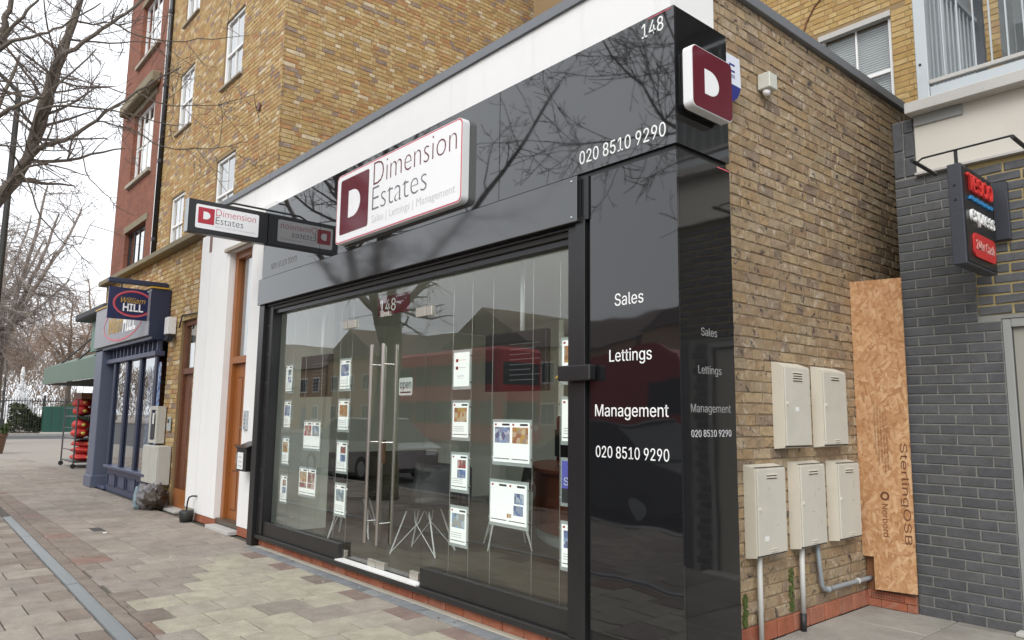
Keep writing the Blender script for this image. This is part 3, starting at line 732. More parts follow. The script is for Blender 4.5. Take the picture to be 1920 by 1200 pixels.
# main lightbox sign
sg = thing('shop_sign', (-2.9, 0, 3.05), 'white rounded shop sign with maroon emblem and red outline on black fascia', 'sign')
O_ = (-3.93, -.002, 3.045); w_, h_ = 2.01, .675
MB().rrect(O_, XA, ZA, NF, w_, h_, .05, .066).build('box', 'white_metal', sg)
MB().rrect((O_[0] + .004, -.0682, O_[2] + .004), XA, ZA, NF, w_ - .008, h_ - .008, .047, .0012).build('outline', 'sign_edge', sg)
MB().rrect((O_[0] + .016, -.0696, O_[2] + .016), XA, ZA, NF, w_ - .032, h_ - .032, .042, .0012).build('face', 'sign_white', sg)
MB().rrect((-3.85, -.0710, 3.125), XA, ZA, NF, .53, .535, .025, .001).build('emblem', 'sign_maroon', sg)
def dshape(mb, O, U, V, N, w__, h__, t):
    P = [(0, 0), (w__ * .35, 0)]
    for k in range(1, 12):
        a = math.radians(-90 + 15 * k); P.append((w__ * .35 + w__ * .65 * math.cos(a), h__ / 2 + h__ / 2 * math.sin(a)))
    P += [(w__ * .35, h__), (0, h__)]
    O, U, V, N = map(Vector, (O, U, V, N)); m = len(P)
    return mb.add([(O + U * a + V * b)[:] for a, b in P] + [(O + U * a + V * b + N * t)[:] for a, b in P], [tuple(range(m))[::-1], tuple(range(m, 2 * m))] + [(i, (i + 1) % m, m + (i + 1) % m, m + i) for i in range(m)])
dshape(MB(), (-3.69, -.0722, 3.27), XA, ZA, NF, .22, .26, .001).build('letter', 'sign_white', sg)
lettering('Dimension', 'sign_maroon', sg, (-3.24, -.0712, 3.475), XA, ZA, NF, 1.25, .165, -.020, .001, light=True)
lettering('Estates', 'sign_grey', sg, (-3.25, -.0712, 3.245), XA, ZA, NF, .86, .165, -.020, .001, light=True)
lettering('Sales | Lettings | Management', 'sign_pale', sg, (-3.25, -.0712, 3.135), XA, ZA, NF, 1.25, .05, -.008, .001, light=True)

# D lightbox round the corner
dg = thing('corner_sign', (0, .2, 3.2), 'square maroon lightbox with white letter on the side of the black fascia', 'sign')
MB().rrect((.002, .055, 3.19), YA, ZA, NS, .36, .36, .035, .03).build('backing', 'frame_black', dg)
MB().rrect((.033, .03, 3.185), YA, ZA, NS, .40, .37, .035, .062).build('box', 'white_metal', dg)
MB().rrect((.0952, .036, 3.191), YA, ZA, NS, .388, .358, .032, .004).build('face', 'sign_maroon', dg)
dshape(MB(), (.0994, .145, 3.285), YA, ZA, NS, .14, .15, .002).build('letter', 'sign_white', dg)

# projecting sign over the pavement
pj = thing('projecting_sign', (-5.78, -.45, 3.39), 'black box sign projecting over the pavement with white panel and red emblem', 'sign')
bx('box', 'frame_black', pj, -5.85, -5.752, -.89, -.002, 3.385, 3.755, ch=.004)
bx('end_cap', 'galv', pj, -5.852, -5.75, -.902, -.8905, 3.383, 3.757, ch=.003)
MB().rrect((-5.7515, -.815, 3.44), YA, ZA, NS, .70, .265, .02, .003).build('panel', 'sign_white', pj)
MB().rrect((-5.7483, -.79, 3.495), YA, ZA, NS, .175, .18, .008, .0012).build('emblem', 'sign_red', pj)
dshape(MB(), (-5.7469, -.735, 3.545), YA, ZA, NS, .075, .085, .001).build('letter', 'sign_white', pj)
lettering('Dimension', 'sign_edge', pj, (-5.7483, -.60, 3.605), YA, ZA, NS, .45, .060, -.010, .001, light=True)
lettering('Estates', 'sign_grey', pj, (-5.7483, -.60, 3.515), YA, ZA, NS, .31, .060, -.010, .001, light=True)
lettering('Sales | Lettings | Management', 'sign_pale', pj, (-5.7483, -.60, 3.475), YA, ZA, NS, .45, .018, 0, .001)
MB().tube([(-5.80, -.5, 3.757), (-5.80, -.4, 3.80), (-5.80, -.003, 3.80)], .012, 6).build('stay', 'frame_black', pj)

# alarm bell box and sensor on the brick side wall
al = thing('alarm_box', (WX, .95, 3.6), 'white and blue shield-shaped alarm box high on the brick side wall', 'alarm box')
def shield(z0, z1):
    P = [(.83, 3.91), (1.03, 3.91), (1.04, 3.70), (.995, 3.62), (.93, 3.575), (.865, 3.62), (.82, 3.70)]
    out = []
    n = len(P)
    for i in range(n):
        a, b = P[i], P[(i + 1) % n]
        ina, inb = z0 <= a[1] <= z1, z0 <= b[1] <= z1
        if ina: out.append(a)
        for zc in ((z0, z1) if a[1] < b[1] else (z1, z0)):
            if (a[1] - zc) * (b[1] - zc) < 0: t = (zc - a[1]) / (b[1] - a[1]); out.append((a[0] + t * (b[0] - a[0]), zc))
    return out
MB().prism(shield(3.702, 3.95), 'x', WX + .002, WX + .085).build('cover', 'alarm_white', al)
MB().prism(shield(3.5, 3.70), 'x', WX + .002, WX + .085).build('lower_cover', 'alarm_blue', al)
for z, h in ((3.835, .012), (3.79, .012), (3.765, .004), (3.75, .004)): bx('print', 'alarm_blue', al, WX + .0855, WX + .087, .90, .965, z, z + h)
bx('print', 'alarm_blue', al, WX + .0855, WX + .087, .90, .912, 3.80, 3.835)
se = thing('sensor_box', (WX, 1.45, 3.8), 'small pale box with round lens below it on the side wall', 'sensor')
bx('box', 'sensor', se, WX + .002, WX + .10, 1.40, 1.51, 3.83, 3.95, ch=.006)
MB().lathe((WX + .05, 1.44, 3.80), [(.012, -.012), (.026, 0), (.028, .018), (.024, .03)], 16).build('lens', 'sign_white', se, smooth=True)

# meter cabinets
def cabinet(y0, y1, z0, z1, label, kind):
    t = thing('meter_cabinet', (WX, (y0 + y1) / 2, z0), label, 'meter cabinet', 'cream meter cabinets on the side wall')
    xf = -.213
    if kind == 'up':
        MB().prism([(WX + .002, z0 - .012), (xf, z0), (xf, z1), (WX + .002, z1 + .03)], 'y', y0, y1).build('case', 'meter_cream', t)
    else:
        MB().prism([(WX + .002, z0 - .012), (xf, z0), (xf, z1), (WX + .002, z1 + .018)], 'y', y0, y1).build('case', 'meter_cream', t)
        bx('lid_edge', 'dark_slot', t, xf - .02, xf + .0035, y0 + .004, y1 - .004, z1 + .0005, z1 + .004)
    dr = MB().box(xf + .001, xf + .012, y0 + .012, y1 - .010, z0 + .012, z1 - .010, ch=.003).build('door', 'meter_door', t)
    bx('bottom_gap', 'dark_slot', t, xf + .0008, xf + .0025, y0 + .006, y1 - .006, z0 + .002, z0 + .011)
    ym = (y0 + y1) / 2; n = 4 if kind == 'up' and y0 < 1.6 else 2
    for k in range(n):
        z = z1 - .05 - .017 * k
        MB().box(xf + .0115, xf + .02, ym - .065, ym + .065, z, z + .009, ch=.002).build('vent', 'meter_cream', dr)
        bx('vent_slot', 'dark_slot', dr, xf + .0112, xf + .0135, ym - .062, ym + .062, z - .006, z - .0005)
    if not (kind == 'up' and y0 < 1.6):
        for k in range(2): MB().box(xf + .0115, xf + .019, ym - .035, ym + .035, z0 + .04 - .015 * k, z0 + .047 - .015 * k, ch=.002).build('vent', 'meter_cream', dr)
    MB().lathe((xf + .012, y0 + .035, (z0 + z1) / 2 + .02), [(.014, 0), (.013, .005), (.005, .006)], 12, 'x').build('lock', 'meter_cream', dr)
    return t
cabinet(1.46, 1.83, 1.25, 1.815, 'upper cream meter cabinet with tall louvre, nearer the black pilaster', 'up')
cabinet(2.02, 2.40, 1.25, 1.81, 'upper cream meter cabinet nearer the boarded corner', 'up')
cabinet(1.065, 1.44, .56, 1.125, 'lower cream meter cabinet nearest the black pilaster', 'low')
cabinet(1.63, 2.0, .56, 1.13, 'middle cream meter cabinet of the lower three', 'low')
cabinet(2.195, 2.555, .56, 1.12, 'lower cream meter cabinet nearest the boarded corner', 'low')
for par, marks in ((4, ((1.86, .95, .05, .003, 0), (1.83, .90, .003, .03, 0), (1.78, .80, .04, .003, 0), (1.90, .72, .02, .004, 0))), (5, ((2.44, .93, .003, .06, 0), (2.40, .84, .05, .003, 0), (2.48, .70, .015, .004, 0))), (3, ((1.30, .75, .03, .003, 0), (1.22, .98, .004, .012, 0)))):
    t = [o for o in bpy.data.objects if o.name.startswith('meter_cabinet')][par - 1]
    for y, z, a, b, _ in marks: bx('scuff', 'trim_grey', t, -.2008, -.2002, y, y + a, z, z + b)
for y, z, t_ in ((1.60, 1.50, 0), (1.15, .66, 2)):
    bx('label', 'paper_plain', [o for o in bpy.data.objects if o.name.startswith('meter_cabinet')][t_], -.2008, -.2002, y, y + .05, z, z + .03)
p = thing('cable_duct', (-.25, 1.2, 0), 'white duct running down from the lower cabinet nearest the black pilaster', 'pipe')
MB().tube([(-.252, 1.16, .552), (-.252, 1.155, -.01)], .017, 12).build('pipe', 'pipe_white', p, smooth=True)
p = thing('cable_duct', (-.25, 1.7, 0), 'white duct with black lower end under the middle cabinet', 'pipe')
MB().tube([(-.252, 1.71, .552), (-.252, 1.70, .12)], .018, 12).build('pipe', 'pipe_white', p, smooth=True)
MB().tube([(-.252, 1.70, .1195), (-.252, 1.695, -.01)], .021, 12).build('sleeve', 'pipe_black', p, smooth=True)
p = thing('grey_conduit', (-.25, 2.2, .2), 'grey conduit bending from the middle cabinet to the boarded corner', 'pipe')
MB().tube([(-.262, 1.95, .552), (-.262, 1.975, .40), (-.262, 1.995, .27), (-.262, 2.02, .235), (-.262, 2.07, .222), (-.262, 2.30, .222), (-.262, 2.74, .214), (-.262, 2.82, .212)], .017, 10).build('pipe', 'pipe_grey', p, smooth=True)
MB().tube([(-.262, 2.07, .222), (-.262, 2.12, .222)], .022, 10).build('coupling', 'pipe_grey', p, smooth=True)
MB().tube([(-.262, 2.56, .218), (-.262, 2.58, .218)], .023, 10).build('clip', 'pipe_white', p, smooth=True)
# ------------------------------------------------------------------ things in the window
def poster(x0, x1, z0, z1, label, style, k, y=.225):
    t = thing('window_poster', ((x0 + x1) / 2, y, z0), label, 'poster', 'property posters hung in the shop window')
    bx('holder', 'acrylic', t, x0 - .018, x1 + .018, y + .004, y + .010, z0 - .026, z1 + .022, ch=.002)
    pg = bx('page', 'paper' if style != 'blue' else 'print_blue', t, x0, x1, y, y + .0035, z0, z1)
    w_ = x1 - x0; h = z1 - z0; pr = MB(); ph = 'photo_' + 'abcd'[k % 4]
    def q(m, a, b, c, d): pr.mat(m).box(x0 + a * w_, x0 + b * w_, y - .0012, y - .0002, z0 + c * h, z0 + d * h)
    if style == 'a4':
        q('print_dark', .58, .96, .915, .965); q('print_red', .06, .16, .915, .965)
        q(ph, .1, .92, .45, .86) if k % 3 else (q(ph, .38, .92, .62, .86), q('photo_b', .38, .92, .34, .58))
        q('print_dark', .04, .96, .075, .095)
        for i in range(3): q('sign_pale', .08, .75, .30 - .06 * i, .315 - .06 * i)
    elif style == 'a3':
        for o in (0, .5):
            q('print_dark', o + .25, o + .46, .92, .97); q('print_red', o + .04, o + .09, .92, .97); q('print_dark', o + .03, o + .47, .075, .095)
            q('photo_' + 'abcd'[(k + int(o * 2)) % 4], o + .04, o + .47, .48, .88)
            if k % 2 == 0: q('photo_' + 'abcd'[(k + 1) % 4], o + .04, o + .47, .26, .46)
    elif style == 'plan':
        for o in (0, .5): q('print_dark', o + .25, o + .46, .92, .97); q('print_red', o + .04, o + .09, .92, .97); q('print_dark', o + .03, o + .47, .075, .095)
        q('photo_b', .68, .94, .52, .78); q('photo_b', .66, .92, .24, .48); q('photo_c', .48, .60, .16, .26)
    elif style == 'logo':
        for zz in (.72, .50): q('print_red', .14, .30, zz, zz + .09); q('sign_white', .19, .25, zz + .02, zz + .07); q('sign_edge', .36, .78, zz + .05, zz + .058)
        q('print_dark', .25, .70, .30, .31); q('sign_edge', .25, .70, .24, .245)
    elif style == 'blue':
        q('print_dark', .0, 1., .0, .34)
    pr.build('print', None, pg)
    if style == 'blue': lettering('Sell', 'letter_white', pg, (x0 + .02, y - .0016, z0 + .42 * h), XA, ZA, NF, .14, .05, 0, .001)
    for xx in (x0 - .022, x1 + .022):
        for zz in (z0 + .03, z1 - .03): MB().lathe((xx, y + .006, zz), [(.006, -.008), (.006, .008)], 8, 'y').build('clip', 'chrome', t)
    return t
ZR = [(1.69, 1.97), (1.29, 1.57), (.89, 1.165), (.48, .755)]; RN = ['top', 'second', 'third', 'bottom']
for i, (a, b) in enumerate(ZR):
    poster(-5.545 - .01, -5.39 - .01, a, b, RN[i] + ' poster in the narrow column beside the left black post', 'a4', i)
    poster(-4.275, -4.08, a, b, RN[i] + ' poster in the column just left of the glass doors', 'a4', i + 1)
    poster(-2.365, -2.165, a - .02, b - .03, RN[i] + ' poster in the column just right of the glass doors', 'logo' if i == 0 else 'a4', i + 1)
    poster(-1.13, -.93, a - .01, b - .015, RN[i] + ' poster in the column partly hidden by the right black post', 'blue' if i == 2 else 'a4', i + 2)
poster(-5.03, -4.665, 1.08, 1.35, 'upper landscape poster of two between left post and doors', 'a3', 3)
poster(-5.09, -4.715, .60, .865, 'lower landscape poster of two between left post and doors', 'a3', 2)
poster(-1.85, -1.455, 1.11, 1.395, 'upper landscape poster with blue photos right of the doors', 'a3', 1)
poster(-1.875, -1.48, .675, .96, 'lower landscape poster with floor plan right of the doors', 'plan', 0)
CB = ((-5.58, 'leftmost display cable, hard against the left black post'), (-5.375, 'display cable at the right edge of the leftmost poster column'), (-5.06, 'display cable left of the two landscape posters in the left window'), (-4.68, 'display cable right of the two landscape posters in the left window'), (-4.30, 'display cable at the left edge of the column beside the doors'), (-4.055, 'display cable between the left poster columns and the glass doors'), (-2.39, 'display cable just right of the glass doors, left of its poster column'), (-2.14, 'display cable at the right edge of the column right of the doors'), (-1.88, 'display cable left of the landscape posters in the right window'), (-1.43, 'display cable right of the landscape posters in the right window'), (-1.155, 'display cable nearest the right black post'))
for x, lb_ in CB:
    tag(MB().tube([(x, .231, .119), (x, .231, 2.6)], .0022, 6).build('display_cable', 'cable'), lb_, 'cable', 'steel cables of the window display')
op = thing('open_sign', (-2.92, .13, 1.61), 'small white open sign inside the right glass door', 'sign')
MB().rrect((-3.025, .134, 1.605), XA, ZA, NF, .205, .15, .015, .003).build('card', 'paper_plain', op)
lettering('open', 'print_dark', op, (-3.01, .1305, 1.665), XA, ZA, NF, .175, .07, .004, .0008)
bx('bar', 'print_dark', op, -3.005, -2.84, .1300, .1308, 1.625, 1.637)
def tv(x0, x1, z0, z1, y, label):
    t = thing('hanging_screen', ((x0 + x1) / 2, y, z0), label, 'screen', 'black screens hung behind the shop window')
    bx('panel', 'frame_black', t, x0, x1, y, y + .05, z0, z1, ch=.005); bx('display', 'screen', t, x0 + .015, x1 - .015, y - .003, y - .0005, z0 + .015, z1 - .015)
    for k in range(8): bx('print', 'sign_grey', t, x0 + .30, x1 - .06 - .05 * (k % 3), y - .0042, y - .0032, z1 - .10 - .038 * k, z1 - .094 - .038 * k)
    MB().tube([((x0 + x1) / 2, y + .08, z1 - .1), ((x0 + x1) / 2, y + .08, 2.80)], .018, 10).build('pole', 'sign_white', t, smooth=True)
tv(-5.34, -4.66, 1.62, 2.07, .30, 'black screen on a white pole behind the left window')
tv(-2.06, -1.37, 1.625, 2.07, .30, 'black screen on a white pole behind the right window')
FZ = .119
def chair(cx, cy, rz, label):
    t = thing('wire_chair', (cx, cy, FZ), label, 'chair', 'dark shell chairs with splayed wire legs'); R_ = Matrix.Rotation(rz, 3, 'Z')
    def P(a, b, c): v = R_ @ Vector((a, b, c)); return (cx + v.x, cy + v.y, FZ + v.z)
    for sx in (-1, 1):
        for sy in (-1, 1):
            MB().tube([P(.24 * sx, .22 * sy, .0), P(.12 * sx, .13 * sy, .40)], .008, 7).build('leg', 'white_metal', t)
            MB().tube([P(.24 * sx, .22 * sy, .01), P(-.02 * sx, .14 * sy, .30), P(-.05 * sx, .10 * sy, .40)], .005, 6).build('brace', 'white_metal', t)
    # moulded shell: seat sweeping up into the back
    V = []; F = []; nu, nv = 9, 12
    for j in range(nv):
        s_ = j / (nv - 1)
        for i in range(nu):
            u = -1 + 2 * i / (nu - 1)
            if s_ < .55: yb = -.22 + .40 * s_ / .55; z = .42 + .03 * u * u - .015 * math.sin(math.pi * s_ / .55)
            else: q = (s_ - .55) / .45; yb = .18 + .09 * math.sin(q * 1.3); z = .42 + .40 * q + .02 * u * u
            V.append(P(.23 * u * (1 - .12 * abs(s_ - .5)), yb - .06 * u * u * (1 if s_ > .55 else -.1), z))
    for j in range(nv - 1):
        for i in range(nu - 1): F.append((j * nu + i, j * nu + i + 1, (j + 1) * nu + i + 1, (j + 1) * nu + i))
    o = MB().add(V, F).build('seat_shell', 'seat_black', t, smooth=True)
    md = o.modifiers.new('thickness', 'SOLIDIFY'); md.thickness = .012
chair(-5.0, .85, 2.4, 'dark shell chair with wire legs behind the left window')
chair(-3.72, .90, .5, 'dark shell chair with wire legs behind the glass doors')
chair(-3.45, 1.75, -.6, 'dark shell chair with wire legs in front of the curved desk')
sf = thing('sofa', (-6.4, 2.6, FZ), 'low black sofa at the back left of the shop', 'sofa')
bx('seat', 'sofa', sf, -7.25, -6.45, 1.3, 3.4, FZ, .52, ch=.04); bx('backrest', 'sofa', sf, -7.34, -7.05, 1.25, 3.45, .525, .90, ch=.05)
for y in (1.1, 3.42): bx('arm', 'sofa', sf, -7.3, -6.4, y, y + .19, FZ, .70, ch=.04)
dk = thing('reception_desk', (-2.6, 3.0, FZ), 'curved red-brown reception desk with pale kick plate inside the shop', 'desk')
def arc(r, a0, a1, n=16, c=(-2.6, 3.9)): return [(c[0] + r * math.cos(math.radians(a0 + (a1 - a0) * k / n)), c[1] + r * math.sin(math.radians(a0 + (a1 - a0) * k / n))) for k in range(n + 1)]
MB().prism(arc(1.9, 200, 300) + arc(1.3, 300, 200), 'z', FZ + .13, .86).build('front', 'desk_wood', dk)
MB().prism(arc(1.85, 201, 299) + arc(1.33, 299, 201), 'z', FZ, FZ + .128).build('kick_plate', 'desk_base', dk)
MB().prism(arc(1.96, 199, 301) + arc(1.2, 301, 199), 'z', .862, .90).build('top', 'desk_wood', dk)
for x, y, lb in ((-3.35, 2.55, 'black monitor at the left end of the curved desk'), (-2.75, 2.45, 'black monitor near the middle of the curved desk')):
    t = thing('monitor', (x, y, .9), lb, 'monitor', 'monitors on the curved desk')
    bx('screen', 'screen', t, x - .24, x + .24, y, y + .035, 1.0, 1.30, ch=.006); bx('stand', 'frame_black', t, x - .03, x + .03, y + .036, y + .06, .9245, 1.10); bx('foot', 'frame_black', t, x - .12, x + .12, y - .06, y + .12, .902, .924)
ob = thing('office_chair', (-4.3, 3.2, FZ), 'dark red high-backed chair behind the curved desk', 'chair')
bx('backrest', 'sign_maroon', ob, -4.25, -3.85, 3.2, 3.28, .62, 1.45, ch=.03); bx('seat', 'sign_maroon', ob, -4.27, -3.83, 2.75, 3.19, .55, .63, ch=.03)
MB().tube([(-4.05, 2.97, .55), (-4.05, 2.97, .2)], .03, 10).build('post', 'chrome', ob)
for k in range(5):
    a = k * 1.2566; MB().tube([(-4.05, 2.97, .2), (-4.05 + .27 * math.cos(a), 2.97 + .27 * math.sin(a), .14)], .02, 6).build('foot', 'frame_black', ob)

LP = [(-1.4, 2.0, 'right front'), (-1.4, 3.4, 'right middle'), (-2.9, 3.4, 'centre middle'), (-3.3, 4.75, 'centre rear'), (-1.4, 4.75, 'right rear')]  # lamps added out of the camera's sight, to lift the dim interior
for x, y, lb_ in LP:
    t = thing('added_ceiling_light', (x, y, 2.8), 'added unseen flat square ceiling light inside the shop, %s' % lb_, 'ceiling light', 'added unseen ceiling lights inside the shop')
    bx('frame', 'white_upvc', t, x - .31, x + .31, y - .31, y + .31, 2.785, 2.7995); bx('diffuser', 'added_lamp_panel', t, x - .28, x + .28, y - .28, y + .28, 2.778, 2.7845)
# ------------------------------------------------------------------ white entrance bay beside the shop
en = thing('entrance_bay', (-7, .2, 0), 'white rendered doorway bay between the black shopfront and the brick front', 'building')
YE = .12
bx('panel', 'white_render', en, -8.42, -8.022, YE, .34, .15, 3.95); bx('panel', 'white_render', en, -8.012, -7.28, YE, .34, .105, 3.95)
bx('groove', 'trim_grey', en, -8.03, -8.005, YE + .012, .335, .16, 3.94)
bx('panel', 'white_render', en, -6.50, -5.852, YE, .34, .11, 3.95); bx('head_panel', 'white_render', en, -7.278, -6.502, YE, .34, 3.56, 3.95)
bx('backing', 'white_render', en, -8.42, -5.852, .353, .40, .0, 3.6)
bx('brick_base', 'brick_red', en, -8.01, -7.28, YE + .01, .34, 0, .104, ch=.004); bx('brick_base', 'brick_red', en, -6.50, -5.852, YE + .01, .34, 0, .109, ch=.004); bx('brick_base', 'stone', en, -8.42, -8.015, YE + .01, .34, 0, .149, ch=.004)
bx('vent_patch', 'wood_brown', en, -8.10, -8.0, YE - .004, YE + .001, 3.68, 3.94)
MB().box(-7.36, -6.44, YE - .05, YE - .001, 3.55, 3.60, ch=.004).build('drip_ledge', 'stone', en)
bx('threshold', 'concrete', en, -7.28, -6.50, .02, .34, .0, .045, ch=.004)
fr = MB().box(-7.277, -7.18, .20, .30, .046, 3.555, ch=.004).box(-6.58, -6.503, .20, .30, .046, 3.555, ch=.004).box(-7.179, -6.581, .20, .30, 3.46, 3.555, ch=.004).box(-7.179, -6.581, .20, .30, 2.07, 2.16, ch=.004).build('door_frame', 'wood_door', en)
bx('pane', 'win_glass', fr, -7.178, -6.582, .25, .258, 2.161, 3.459)
bx('stair_lining', 'inner_wall', en, -7.178, -6.582, .335, .345, 2.161, 3.459)
dr = bx('door', 'wood_door', en, -7.177, -6.583, .26, .30, .047, 2.068, ch=.003)
for x0, x1 in ((-7.11, -6.92), (-6.84, -6.65)):
    for z0, z1 in ((.22, .72), (1.02, 1.90)):
        bx('panel_recess', 'wood_brown', dr, x0, x1, .2585, .2598, z0, z1); bx('panel', 'wood_door', dr, x0 + .02, x1 - .02, .2535, .2583, z0 + .02, z1 - .02, ch=.003)
bx('letter_plate', 'galv', dr, -6.97, -6.72, .245, .2595, .80, .93, ch=.004); bx('knocker', 'chrome', dr, -6.90, -6.78, .235, .2595, 1.24, 1.27, ch=.006)
for z in (1.16, 1.20, 1.24): pass
lettering('3', 'chrome', dr, (-6.80, .2515, 1.55), XA, ZA, NF, .05, .10, 0, .004)
lb = thing('letter_box', (-6.06, .0, .77), 'black wall letter box with white notice beside the orange-brown door', 'letter box')
MB().prism([(-.03, .78), (.118, .78), (.118, 1.10), (-.03, 1.04)], 'x', -6.22, -5.93).build('body', 'frame_black', lb)
MB().prism([(-.045, 1.035), (.118, 1.101), (.118, 1.112), (-.045, 1.048)], 'x', -6.235, -5.915).build('lid', 'frame_black', lb)
bx('notice', 'paper_plain', lb, -6.19, -6.02, -.0325, -.0305, .80, .99)
for k in range(3): bx('print', 'sign_pale', lb, -6.16, -6.05, -.0337, -.0327, .83 + .05 * k, .845 + .05 * k)
MB().lathe((-6.10, -.031, 1.015), [(.008, 0), (.008, -.004)], 10, 'y').build('lock', 'chrome', lb)
ic = thing('door_intercom', (-6.37, .12, 1.24), 'slim steel entry phone panel on white wall above the letter box', 'intercom')
bx('panel', 'galv', ic, -6.42, -6.32, YE - .025, YE - .001, 1.24, 1.47, ch=.004)
for k in range(4): MB().lathe((-6.37, YE - .025, 1.27 + .045 * k), [(.009, 0), (.008, -.004)], 10, 'y').build('button', 'frame_black', ic)
pt = thing('black_pot', (-7.98, -.02, 0), 'small black drain pot with a bent cable at the foot of the white bay', 'pot')
MB().lathe((-7.95, .0, 0), [(.075, 0), (.085, .05), (.095, .13), (.08, .15), (.05, .152)], 14).build('body', 'pot_black', pt, smooth=True)
MB().tube([(-8.02, .02, .13), (-8.03, .03, .25), (-8.01, .04, .31), (-7.96, .06, .33), (-7.92, .11, .33)], .011, 8).build('cable', 'pot_black', pt, smooth=True)

# ------------------------------------------------------------------ brick ground floor with stone ledge
gf = thing('brick_frontage', (-10, .3, 0), 'yellow brick ground floor with stone ledge and brown door beside the betting shop', 'building')
YB = .25; hole = [(-9.58, -8.88, -1, 2.85), (-14.2, -10.22, -1, 3.42)]
fw = wall_core(MB(), 'y', YB + .010, -14.9, -8.43, 0, 4.05, hole, .3).build('front_wall', 'mortar_ochre', gf)
print('gf', lay_bricks(fw, 'y', YB + .010, -14.9, -8.43, .0, 4.05, hole, 'brick_ochre', random.Random(5), 'flemish', n_single=140, keep=None))
bx('plinth_block', 'coping_grey', gf, -10.0, -9.60, YB - .012, YB - .003, .0, .24, ch=.004)
MB().box(-14.95, -8.44, .10, 1.12, 4.052, 4.15, ch=.01).build('ledge', 'ledge_stone', gf)
fr = MB().box(-9.578, -9.49, .30, .38, .0, 2.848).box(-8.96, -8.882, .30, .38, .0, 2.848).box(-9.489, -8.961, .30, .38, 2.77, 2.848).box(-9.489, -8.961, .30, .38, 2.02, 2.11).build('door_frame', 'wood_brown', gf)
bx('pane', 'win_glass', fr, -9.488, -8.962, .335, .342, 2.111, 2.769); bx('lining', 'inner_wall', gf, -9.488, -8.962, .40, .41, 2.111, 2.769)
dr = bx('door', 'wood_brown', gf, -9.488, -8.962, .345, .385, .03, 2.018)
for z0, z1 in ((.2, .75), (.95, 1.85)):
    for a, b in ((-9.44, -9.25), (-9.2, -9.01)): bx('panel', 'wood_brown', dr, a, b, .338, .3448, z0, z1, ch=.004)
bx('step', 'concrete', gf, -9.6, -8.86, .12, .38, .0, .03)
bx('threshold_board', 'wood_door', gf, -9.56, -8.90, .29, .2995, .03, .3)
MB().tube([(-8.72, YB - .02, 4.0), (-8.74, YB - .02, 3.0), (-8.74, YB - .02, 2.9), (-9.5, YB - .02, 2.93), (-9.62, YB - .02, 2.75)], .012, 6).build('cable', 'frame_black', gf)
t = thing('flood_light', (-9.85, .2, 2.65), 'white box light with black lamp on brick above the utility cabinets', 'light')
bx('box', 'white_upvc', t, -9.98, -9.80, .11, .238, 2.66, 2.93, ch=.006); MB().prism([(.10, 2.56), (.18, 2.54), (.22, 2.64), (.13, 2.655)], 'x', -9.95, -9.78).build('lamp', 'frame_black', t)
t = thing('utility_cabinet', (-10.2, .2, .95), 'open cream service cabinet on brick left of the brown door', 'cabinet')
MB().box(-10.42, -10.0, .14, .238, .95, 1.53).build('back', 'pale_plastic', t)
for a in ((-10.42, -10.34, .11, .139, .95, 1.53), (-10.08, -10.0, .11, .139, .95, 1.53), (-10.339, -10.081, .11, .139, .95, 1.0), (-10.339, -10.081, .11, .139, 1.47, 1.53)): bx('rim', 'pale_plastic', t, *a, ch=.003)
bx('meter', 'dark_slot', t, -10.27, -10.16, .118, .139, 1.02, 1.34); bx('dial', 'litter', t, -10.26, -10.18, .112, .117, 1.25, 1.42)
t = thing('utility_cabinet', (-10.0, .1, .33), 'wide two-door cream cabinet above the rubbish bag', 'cabinet')
bx('case', 'pale_plastic', t, -10.42, -9.60, .06, .238, .34, .92, ch=.004); bx('door', 'pale_plastic', t, -10.41, -10.03, .045, .059, .35, .91, ch=.004); bx('door', 'pale_plastic', t, -10.01, -9.61, .045, .059, .35, .91, ch=.004)
t = thing('entry_phone', (-9.75, .24, 1.17), 'small grey entry phone on the brick left of the brown door', 'intercom')
bx('panel', 'galv', t, -9.84, -9.70, .215, .238, 1.15, 1.36, ch=.004); bx('grille', 'dark_slot', t, -9.81, -9.73, .211, .2145, 1.27, 1.33)

# rubbish sack
bag = thing('rubbish_bag', (-9.6, -.05, 0), 'full grey and brown rubbish sack slumped under the cream cabinet', 'rubbish bag')
def lump(name, mat, parent, c, r, seed, n=18, m=14, amp=.16, flat=.02, neck=0, crum=0.0):
    V = []; F = []
    for j in range(m + 1):
        th = math.pi * j / m
        for i in range(n):
            ph = 2 * math.pi * i / n; d = Vector((math.sin(th) * math.cos(ph), math.sin(th) * math.sin(ph), -math.cos(th)))
            k = 1 + amp * mnoise.noise(d * 1.6 + Vector((seed, 0, 0))) + amp * .6 * mnoise.noise(d * 4.2 + Vector((0, seed, 3))) - crum * abs(mnoise.noise(d * 3.1 + Vector((seed, seed, 1)))) - crum * .6 * abs(mnoise.noise(d * 7.3 + Vector((1, seed, 5))))
            if neck and d.z > .75: k *= 1 - .45 * (d.z - .75) / .25
            z = c[2] + d.z * r[2] * k * (1 + (neck if d.z > .93 else 0)); V.append((c[0] + d.x * r[0] * k, c[1] + d.y * r[1] * k, max(flat, z)))
    for j in range(m):
        for i in range(n): F.append((j * n + i, j * n + (i + 1) % n, (j + 1) * n + (i + 1) % n, (j + 1) * n + i))
    return MB().add(V, F).build(name, mat, parent, smooth=True)
lump('sack', 'bag_grey', bag, (-9.56, -.03, .20), (.215, .20, .24), 3.3, n=44, m=30, neck=.3, flat=.004, crum=.42)
lump('contents', 'bag_brown', bag, (-9.48, .02, .16), (.215, .19, .20), 8.1, n=40, m=26, flat=.005, crum=.4)
lump('blue_bag', 'bag_blue', bag, (-9.66, -.17, .17), (.07, .07, .25), 5.7, n=24, m=20, flat=.006, neck=.2, crum=.4)

